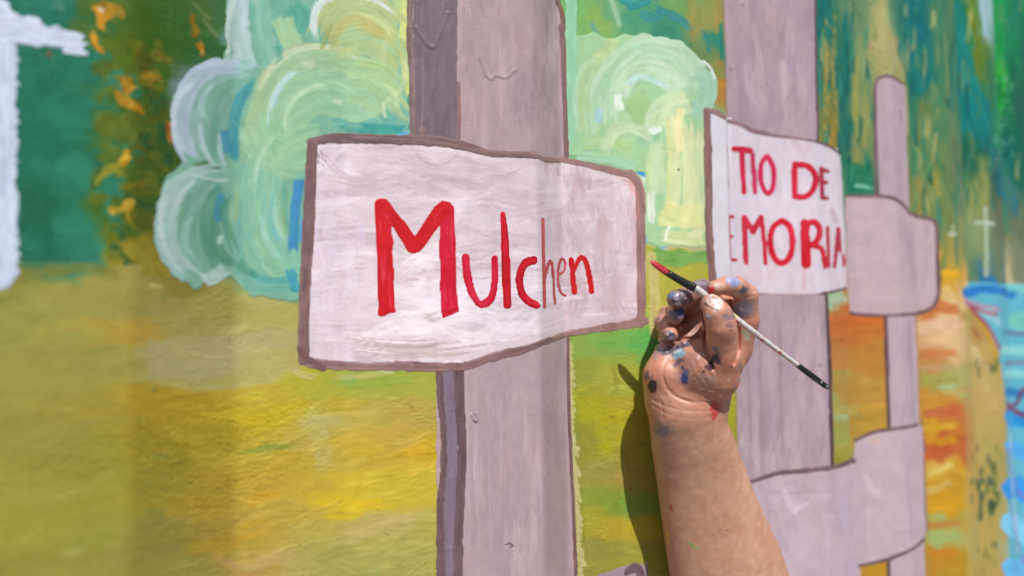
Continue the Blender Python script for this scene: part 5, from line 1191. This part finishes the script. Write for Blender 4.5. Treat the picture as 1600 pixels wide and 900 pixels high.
# dried washes of grey-blue and brown on the hand, plus shade painted into its hollow
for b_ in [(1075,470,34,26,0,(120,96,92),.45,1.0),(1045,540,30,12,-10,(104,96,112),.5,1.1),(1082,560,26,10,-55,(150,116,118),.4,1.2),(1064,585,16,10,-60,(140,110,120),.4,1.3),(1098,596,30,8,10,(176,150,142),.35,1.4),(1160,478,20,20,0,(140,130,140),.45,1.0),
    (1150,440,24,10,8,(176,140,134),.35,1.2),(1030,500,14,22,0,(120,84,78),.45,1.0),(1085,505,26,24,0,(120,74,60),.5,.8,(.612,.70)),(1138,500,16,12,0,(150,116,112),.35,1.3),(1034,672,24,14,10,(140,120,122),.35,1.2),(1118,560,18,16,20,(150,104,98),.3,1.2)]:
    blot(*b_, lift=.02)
front = (.55, .622)
for b_ in [
    (1019,603,7.5,11,10,(44,40,48),1,.6),(1011,586,4,7,20,(80,66,92),.8),(1017,590,4,4,0,(110,84,100),.5),
    (1062,564,10,4,-40,(96,78,110),.8),(1055,571,5,3,-40,(110,90,120),.6),(1066,574,3,3,0,(60,50,70)),(1070,582,4,6,20,(80,90,120),.8),(1070,593,6,7,0,(34,66,140),.95,.6),(1075,583,3,6,10,(90,100,130),.7),
    (1119,561,8,7,30,(62,46,58),1,.6),(1110,570,5,9,10,(72,50,60),1,.6),(1103,574,2,3,0,(60,40,50)),(1099,580,2.2,3,0,(60,40,50)),(1118,546,4,6,-30,(110,100,130),.6),(1122,552,3,4,0,(90,80,110),.6),
    (1112,592,8,3,5,(170,150,160),.6),(1094,588,6,2,25,(150,130,130),.5),(1080,578,3,6,-60,(150,120,130),.4),(1092,558,2.5,4,0,(226,214,206),.6),(1098,608,5,1.2,0,(226,214,206),.7),(1110,611,6,1.2,10,(220,206,200),.7),
    (1136,496,7,5,20,(120,104,116),.7),(1140,508,6,5,0,(110,90,104),.6),(1142,515,3,2,0,(90,70,84),.7),(1116,486,4,3,0,(216,206,206),.8),(1107,494,5,4,40,(160,180,214),.8),(1102,505,3,6,0,(190,160,150),.5),
    (1042,548,17,6,-6,(70,72,94),.85),(1060,553,12,6,-25,(120,176,206),.95),(1058,549,7,3,-20,(206,214,220),.8),(1068,540,9,4,-10,(56,66,94),.85),(1024,544,12,10,10,(120,112,124),.8),(1026,558,8,6,10,(150,120,120),.5),(1044,560,10,4,-20,(190,170,176),.5),
    (1116,640,6,15,4,(196,44,52),.75,.5),(1124,636,5,8,0,(190,70,70),.5),
    (1034,674,13,9,0,(116,112,122),.7,.6),(1044,690,16,6,20,(150,124,124),.35),(1030,650,6,9,0,(170,130,124),.3),
    (1085,854,10,2.6,24,(142,168,84),.8),(1080,850,5,2,10,(130,150,80),.6),(1049,793,3,6,-20,(176,74,56),.8),(1043,838,3,9,5,(214,140,56),.7),(1136,828,2,2,0,(150,70,50),.7),(1096,892,6,3,0,(150,120,120),.4),(1144,728,2,2,0,(130,80,70),.6),
    (1083,507,8,7,0,(150,128,122),.7,.9,(.60,.67)),(1090,500,4,3,0,(180,160,156),.5,.9,(.60,.67)),
    ]:
    blot(*b_)
for b_ in [(1148,440,10,8,10,(132,150,206),.9),(1140,437,6,5,0,(150,164,210),.7),(1162,453,8,5,-20,(76,74,92),.9),(1126,447,9,5,0,(206,180,176),.5),
    (1160,484,15,12,0,(128,146,176),.85),(1160,482,5,4,-40,(214,222,230),.9),(1150,492,7,5,0,(110,110,130),.7),(1168,476,10,8,0,(150,140,150),.6),(1166,520,6,9,0,(140,176,156),.7),(1168,530,5,4,0,(190,196,180),.5),
    (1109,454,6,5,0,(200,24,38),.95,.3),(1114,451,4,4,0,(196,40,54),.6),(1120,446,8,4,-10,(196,176,172),.5),(1178,466,6,6,0,(150,104,92),.5)]:
    blot(*b_)
for b_ in [(1062,466,22,15,-8,(112,98,108),.9,.6,(.59,.64)),(1050,462,7,6,0,(96,120,160),.9,.8,(.59,.64)),(1070,458,8,4,-10,(190,150,170),.8,.8,(.59,.64)),(1060,474,6,4,0,(206,206,214),.8,.9,(.59,.64)),(1054,469,4,4,0,(50,40,50),.95,.5,(.59,.64)),(1068,470,7,5,0,(70,60,80),.9,.8,(.59,.64)),(1074,462,6,4,20,(196,90,110),.7,.8,(.59,.64)),
    (1094,446,22,10,5,(96,84,100),.95,.4,(.6,.66)),(1096,442,10,3,5,(150,140,156),.6,.8,(.6,.66)),
    (1056,492,14,11,0,(92,90,116),.85,.8,(.6,.66)),(1064,488,6,7,0,(50,66,120),.9,.7,(.6,.66)),(1050,496,5,4,0,(140,110,110),.7,.9,(.6,.66)),
    (1043,524,9,9,0,(130,104,112),.7,.6,(.6,.66)),(1030,492,7,9,0,(150,116,110),.5,.8,(.6,.66)),(1036,486,8,6,0,(120,90,94),.6,.8,(.6,.66))]:
    blot(*b_)
# fine freckles of colour
for k in range(70):
    x = rngh.uniform(1015, 1180); y = rngh.uniform(455, 640); s_ = rngh.uniform(.7, 1.8)
    blot(x, y, s_, s_ * rngh.uniform(.7, 1.6), rngh.uniform(0, 90), [(226,216,210),(70,60,80),(120,150,190),(190,60,60),(90,70,70)][rngh.integers(5)], .8, .3)
for k in range(40):
    x = rngh.uniform(1030, 1200); y = rngh.uniform(660, 895); s_ = rngh.uniform(.5, 1.1)
    blot(x, y, s_, s_, 0, [(150,90,72),(130,80,66),(214,180,160)][rngh.integers(3)], .6, .2, None, 0)
# paint stands a touch above the skin; pores and fine lines come from the material
cammm2 = cammm + nrm * skinlift[:, None] + nrm * ((n_hi - .5) * .12 * (facing))[:, None]
HSC = 1.052    # whole arm, hand and brush moved out along the view towards the wall, sizes with it
def cam2w(mm): return CAM + HSC * (np.asarray(mm) / 1000.0) @ ROT.T
SKV = cam2w(cammm2)
print('clearance', (profile(SKV[:, 0]) - SKV[:, 1]).min())

def skin_mat():
    m, n, l, b = nt('skin')
    a_ = n.new('ShaderNodeAttribute'); a_.attribute_name = 'Col'
    pa = n.new('ShaderNodeAttribute'); pa.attribute_name = 'paint'
    tc = n.new('ShaderNodeTexCoord')
    vz = n.new('ShaderNodeTexVoronoi'); vz.inputs['Scale'].default_value = 900; vz.feature = 'DISTANCE_TO_EDGE'
    ns = n.new('ShaderNodeTexNoise'); ns.inputs['Scale'].default_value = 420; ns.inputs['Detail'].default_value = 4
    ng = n.new('ShaderNodeTexNoise'); ng.inputs['Scale'].default_value = 120; ng.inputs['Detail'].default_value = 5
    for q_ in (vz, ns, ng): l.new(tc.outputs['Object'], q_.inputs['Vector'])
    mr = n.new('ShaderNodeMapRange'); mr.inputs[1].default_value = .3; mr.inputs[2].default_value = .7; mr.inputs[3].default_value = .92; mr.inputs[4].default_value = 1.07
    l.new(ng.outputs[0], mr.inputs[0])
    mx = n.new('ShaderNodeVectorMath'); mx.operation = 'MULTIPLY'
    l.new(a_.outputs['Color'], mx.inputs[0]); l.new(mr.outputs[0], mx.inputs[1]); l.new(mx.outputs[0], b.inputs['Base Color'])
    b.inputs['Subsurface Weight'].default_value = .08; b.inputs['Subsurface Radius'].default_value = (1, .35, .2); b.inputs['Subsurface Scale'].default_value = .0035
    rr = n.new('ShaderNodeMapRange'); rr.inputs[3].default_value = .48; rr.inputs[4].default_value = .33
    l.new(pa.outputs['Fac'], rr.inputs[0]); l.new(rr.outputs[0], b.inputs['Roughness'])
    b1 = n.new('ShaderNodeBump'); b1.inputs['Strength'].default_value = .35; b1.inputs['Distance'].default_value = .0003; l.new(vz.outputs[0], b1.inputs['Height'])
    b2 = n.new('ShaderNodeBump'); b2.inputs['Strength'].default_value = .3; b2.inputs['Distance'].default_value = .0004; l.new(ns.outputs[0], b2.inputs['Height'])
    l.new(b1.outputs[0], b2.inputs['Normal']); l.new(b2.outputs[0], b.inputs['Normal'])
    return m
MAT_SKIN = skin_mat()
sk = np.clip(skin, 0, 255) / 255.0
hand = make_mesh('person', SKV, quads_[:, ::1], lin(sk), MAT_SKIN)
pa_ = hand.data.attributes.new('paint', 'FLOAT', 'POINT'); pa_.data.foreach_set('value', paint_m.astype(np.float32))
bm = bmesh.new(); bm.from_mesh(hand.data); bmesh.ops.recalc_face_normals(bm, faces=bm.faces); bm.to_mesh(hand.data); bm.free()
hand['label'] = 'bare raised forearm with paint-smeared hand gripping a thin brush in front of the mural'
hand['category'] = 'person'

# finger nails: thin curved shells that follow the skin
def sdf_front(px_, py_, z0=.56, z1=.66):
    """first skin depth (mm) along a pixel's ray"""
    zs = np.linspace(z0 * 1000, z1 * 1000, 500)
    X = (px_ - 800) / F * zs; Y = (py_ - 450) / F * zs
    i = np.clip(((X - lo[0]) / VOX).round().astype(int), 0, dim[0] - 1); j = np.clip(((Y - lo[1]) / VOX).round().astype(int), 0, dim[1] - 1); k = np.clip(((zs - lo[2]) / VOX).astype(int), 0, dim[2] - 2)
    fz = (zs - lo[2]) / VOX - k
    v = Dm[i, j, k] * (1 - fz) + Dm[i, j, k + 1] * fz
    ins = np.where(v < 0)[0]
    return zs[ins[0]] if len(ins) else None

def nail(cx, cy_, rx_, ry_, ang, mat, lift=.5, z0=.56, dome=.6, label=None):
    n_, m_ = 14, 14; an = math.radians(ang)
    g_ = np.full((n_, m_), np.nan); P2 = np.zeros((n_, m_, 2))
    for i in range(n_):
        for j in range(m_):
            u_ = -1 + 2 * i / (n_ - 1); v_ = -1 + 2 * j / (m_ - 1)
            # squircle mapping
            uu = u_ * math.sqrt(1 - v_ * v_ * .38); vv = v_ * math.sqrt(1 - u_ * u_ * .38)
            x = cx + uu * rx_ * math.cos(an) - vv * ry_ * math.sin(an); y = cy_ + uu * rx_ * math.sin(an) + vv * ry_ * math.cos(an)
            P2[i, j] = (x, y); z = sdf_front(x, y, z0)
            if z is not None: g_[i, j] = z
    mid = np.nanmin(g_)
    g_ = np.where(np.isnan(g_) | (g_ > mid + 7), mid + 6, g_)
    for _ in range(3):
        g_[1:-1, 1:-1] = (g_[1:-1, 1:-1] * 2 + g_[:-2, 1:-1] + g_[2:, 1:-1] + g_[1:-1, :-2] + g_[1:-1, 2:]) / 6
    uu, vv = np.meshgrid(np.linspace(-1, 1, n_), np.linspace(-1, 1, m_), indexing='ij')
    rim = np.maximum(np.abs(uu), np.abs(vv))
    g_ = g_ - lift * np.where(rim > .95, -.6, 1) - dome * (1 - uu ** 2) * (1 - vv ** 2) * .3
    mm = np.stack([(P2[..., 0] - 800) / F * g_, (P2[..., 1] - 450) / F * g_, g_], -1).reshape(-1, 3)
    w_ = cam2w(mm); bm = bmesh.new(); vs = [bm.verts.new(p) for p in w_]
    for i in range(n_ - 1):
        for j in range(m_ - 1):
            bm.faces.new([vs[i * m_ + j], vs[(i + 1) * m_ + j], vs[(i + 1) * m_ + j + 1], vs[i * m_ + j + 1]])
    bmesh.ops.recalc_face_normals(bm, faces=bm.faces)
    o = bmobj('fingernail', bm, mat, hand, True)
    if label: o['label'] = label
    return o
def nail_mat(name, c1, c2, scale, stops):
    m = noise_mat(name, c1, c2, scale, .28, .3, .0003, stops)
    m.node_tree.nodes['Principled BSDF'].inputs['Coat Weight'].default_value = .4
    return m
NM1 = nail_mat('nail_pink', (.66,.42,.36), (.80,.70,.68), 260, (.45,.66))
NM2 = nail_mat('nail_painted', (.06,.05,.09), (.45,.36,.42), 300, (.46,.6))
NM3 = nail_mat('nail_blotched', (.12,.10,.13), (.42,.36,.40), 330, (.40,.62))
nail(1117,473,15,10.5,32,NM1,.5,label='pink thumbnail flecked with white paint')
nail(1048,525,8,7,40,NM2,.4,z0=.59,label='little fingernail with dark paint')

nail(1062,464,11.5,6.5,-8,NM3,.3,z0=.57,dome=.4,label='middle fingernail caked with grey paint')

# ------------------------------------------------------------------ paintbrush
def bt(k):   # depth along the brush, k = photo pixels from the bristle tip
    return HSC / (1 / .599 + (1 / .603 - 1 / .599) * k / 128.0)
def bpx(k):
    if k < 79.0:
        f = k / 79.0; return np.array([1017 + 67.5 * f, 408 + 41.5 * f + 2.2 * math.sin(math.pi * f)])
    f = (k - 79.0) / 263.0; return np.array([1084.5 + 210.5 * f, 449.5 + 157.5 * f])
def brush_pt(k):
    p = bpx(k); return at(p[0], p[1], bt(k))
def lathe(name, ks, rs, mat, parent, flat=1.0, nseg=20, col=None):
    bm = bmesh.new(); rings = []
    cl = None
    if col is not None: cl = bm.verts.layers.float_color.new('Col')
    for i, (k, r_) in enumerate(zip(ks, rs)):
        c = Vector(brush_pt(k)); d = (Vector(brush_pt(k + 2)) - Vector(brush_pt(k - 2))).normalized()
        a_ = d.cross(Vector((0, 1, 0))).normalized(); b_ = d.cross(a_).normalized()
        ring = []
        for q_ in range(nseg):
            th = 2 * math.pi * q_ / nseg
            v = bm.verts.new(c + a_ * math.cos(th) * r_ + b_ * math.sin(th) * r_ * flat)
            if cl: v[cl] = (*col(k, th), 1)
            ring.append(v)
        rings.append(ring)
    for r0_, r1_ in zip(rings[:-1], rings[1:]):
        for q_ in range(nseg): bm.faces.new([r0_[q_], r0_[(q_ + 1) % nseg], r1_[(q_ + 1) % nseg], r1_[q_]])
    bm.faces.new(rings[0][::-1]); bm.faces.new(rings[-1])
    bmesh.ops.recalc_face_normals(bm, faces=bm.faces)
    return bmobj(name, bm, mat, parent, True)
def col_mat(name, rough, metal=0.0, bump=.2, scale=400):
    m, n, l, b = nt(name)
    a_ = n.new('ShaderNodeAttribute'); a_.attribute_name = 'Col'; l.new(a_.outputs['Color'], b.inputs['Base Color'])
    b.inputs['Roughness'].default_value = rough; b.inputs['Metallic'].default_value = metal
    tc = n.new('ShaderNodeTexCoord'); ns = n.new('ShaderNodeTexNoise'); ns.inputs['Scale'].default_value = scale; l.new(tc.outputs['Object'], ns.inputs[0])
    bp = n.new('ShaderNodeBump'); bp.inputs['Strength'].default_value = bump; bp.inputs['Distance'].default_value = .0004
    l.new(ns.outputs[0], bp.inputs['Height']); l.new(bp.outputs[0], b.inputs['Normal'])
    return m
MB = col_mat('lacquer', .3); MR = col_mat('wet_red_paint', .45, bump=.6, scale=700)
root = bpy.data.objects.new('paintbrush', None); COL.objects.link(root); root.location = brush_pt(200); root.empty_display_size = .02
bpy.context.view_layer.update()
root['label'] = 'slim white-handled paintbrush with red-loaded bristles held in the painted hand'; root['category'] = 'paintbrush'
inv = root.matrix_world.inverted()
def keep(o): o.matrix_parent_inverse = inv; return o
PXM = HSC * .612 / F    # metres per pixel near the hand
def c_white(k, th):
    n_ = float(vn(k * .13, th * 1.2, 71)); v = np.array([.58, .55, .54]) * (.86 + .24 * float(vn(k * .6, th, 72)))
    if 150 < k < 262 and n_ > .74: v = np.array([.50, .04, .06])
    if 140 < k < 160 and th < 2: v = np.array([.78, .62, .30])
    if 204 < k < 216 and n_ > .35: v = np.array([.45, .06, .10])
    if 178 < k < 184 and 3.6 < th < 5.2: v = np.array([.30, .02, .06])
    return tuple(float(x) for x in v)
def c_black(k, th):
    n_ = float(vn(k * .5, th * 2.2, 75)); return (.35, .36, .38) if n_ > .86 else (.015, .015, .018)
def c_red(k, th):
    n_ = float(vn(k * .4, th * 3, 77)); return (.26 + .2 * n_, .012, .016) if k < 22 + 9 * math.sin(th) else (.012, .010, .012)
ks = np.linspace(0, 34, 22)
bri = lathe('bristles', ks, [PXM * np.interp(k, [0, 3, 12, 26, 34], [1.6, 4.2, 6.0, 6.4, 6.2]) for k in ks], MR, root, flat=.5, nseg=24, col=c_red); keep(bri)
ks = np.linspace(33, 80, 24)
fer = lathe('ferrule', ks, [PXM * np.interp(k, [33, 60, 80], [5.6, 6.4, 6.9]) for k in ks], MB, root, flat=.85, col=lambda k, th: (.014, .014, .016)); keep(fer)
for k0 in (70.5, 75.5):
    ks = np.linspace(k0 - 1.4, k0 + 1.4, 7)
    rg = lathe('ferrule_ring', ks, [PXM * (6.7 + 1.0 * math.sin(math.pi * i / 6)) for i in range(7)], MB, fer, col=lambda k, th: (.03, .03, .035))
ks = np.linspace(79.5, 282, 90)
hdl = lathe('handle', ks, [PXM * np.interp(k, [79.5, 82, 100, 150, 210, 260, 290], [5.3, 6.2, 6.1, 5.5, 4.3, 3.6, 3.5]) for k in ks], MB, root, col=c_white); keep(hdl)
ks = np.linspace(281, 342, 30)
tip = lathe('handle_end', ks, [PXM * np.interp(k, [281, 284, 316, 336, 342], [3.9, 4.4, 4.8, 4.2, 2.0]) for k in ks], MB, root, col=c_black); keep(tip)
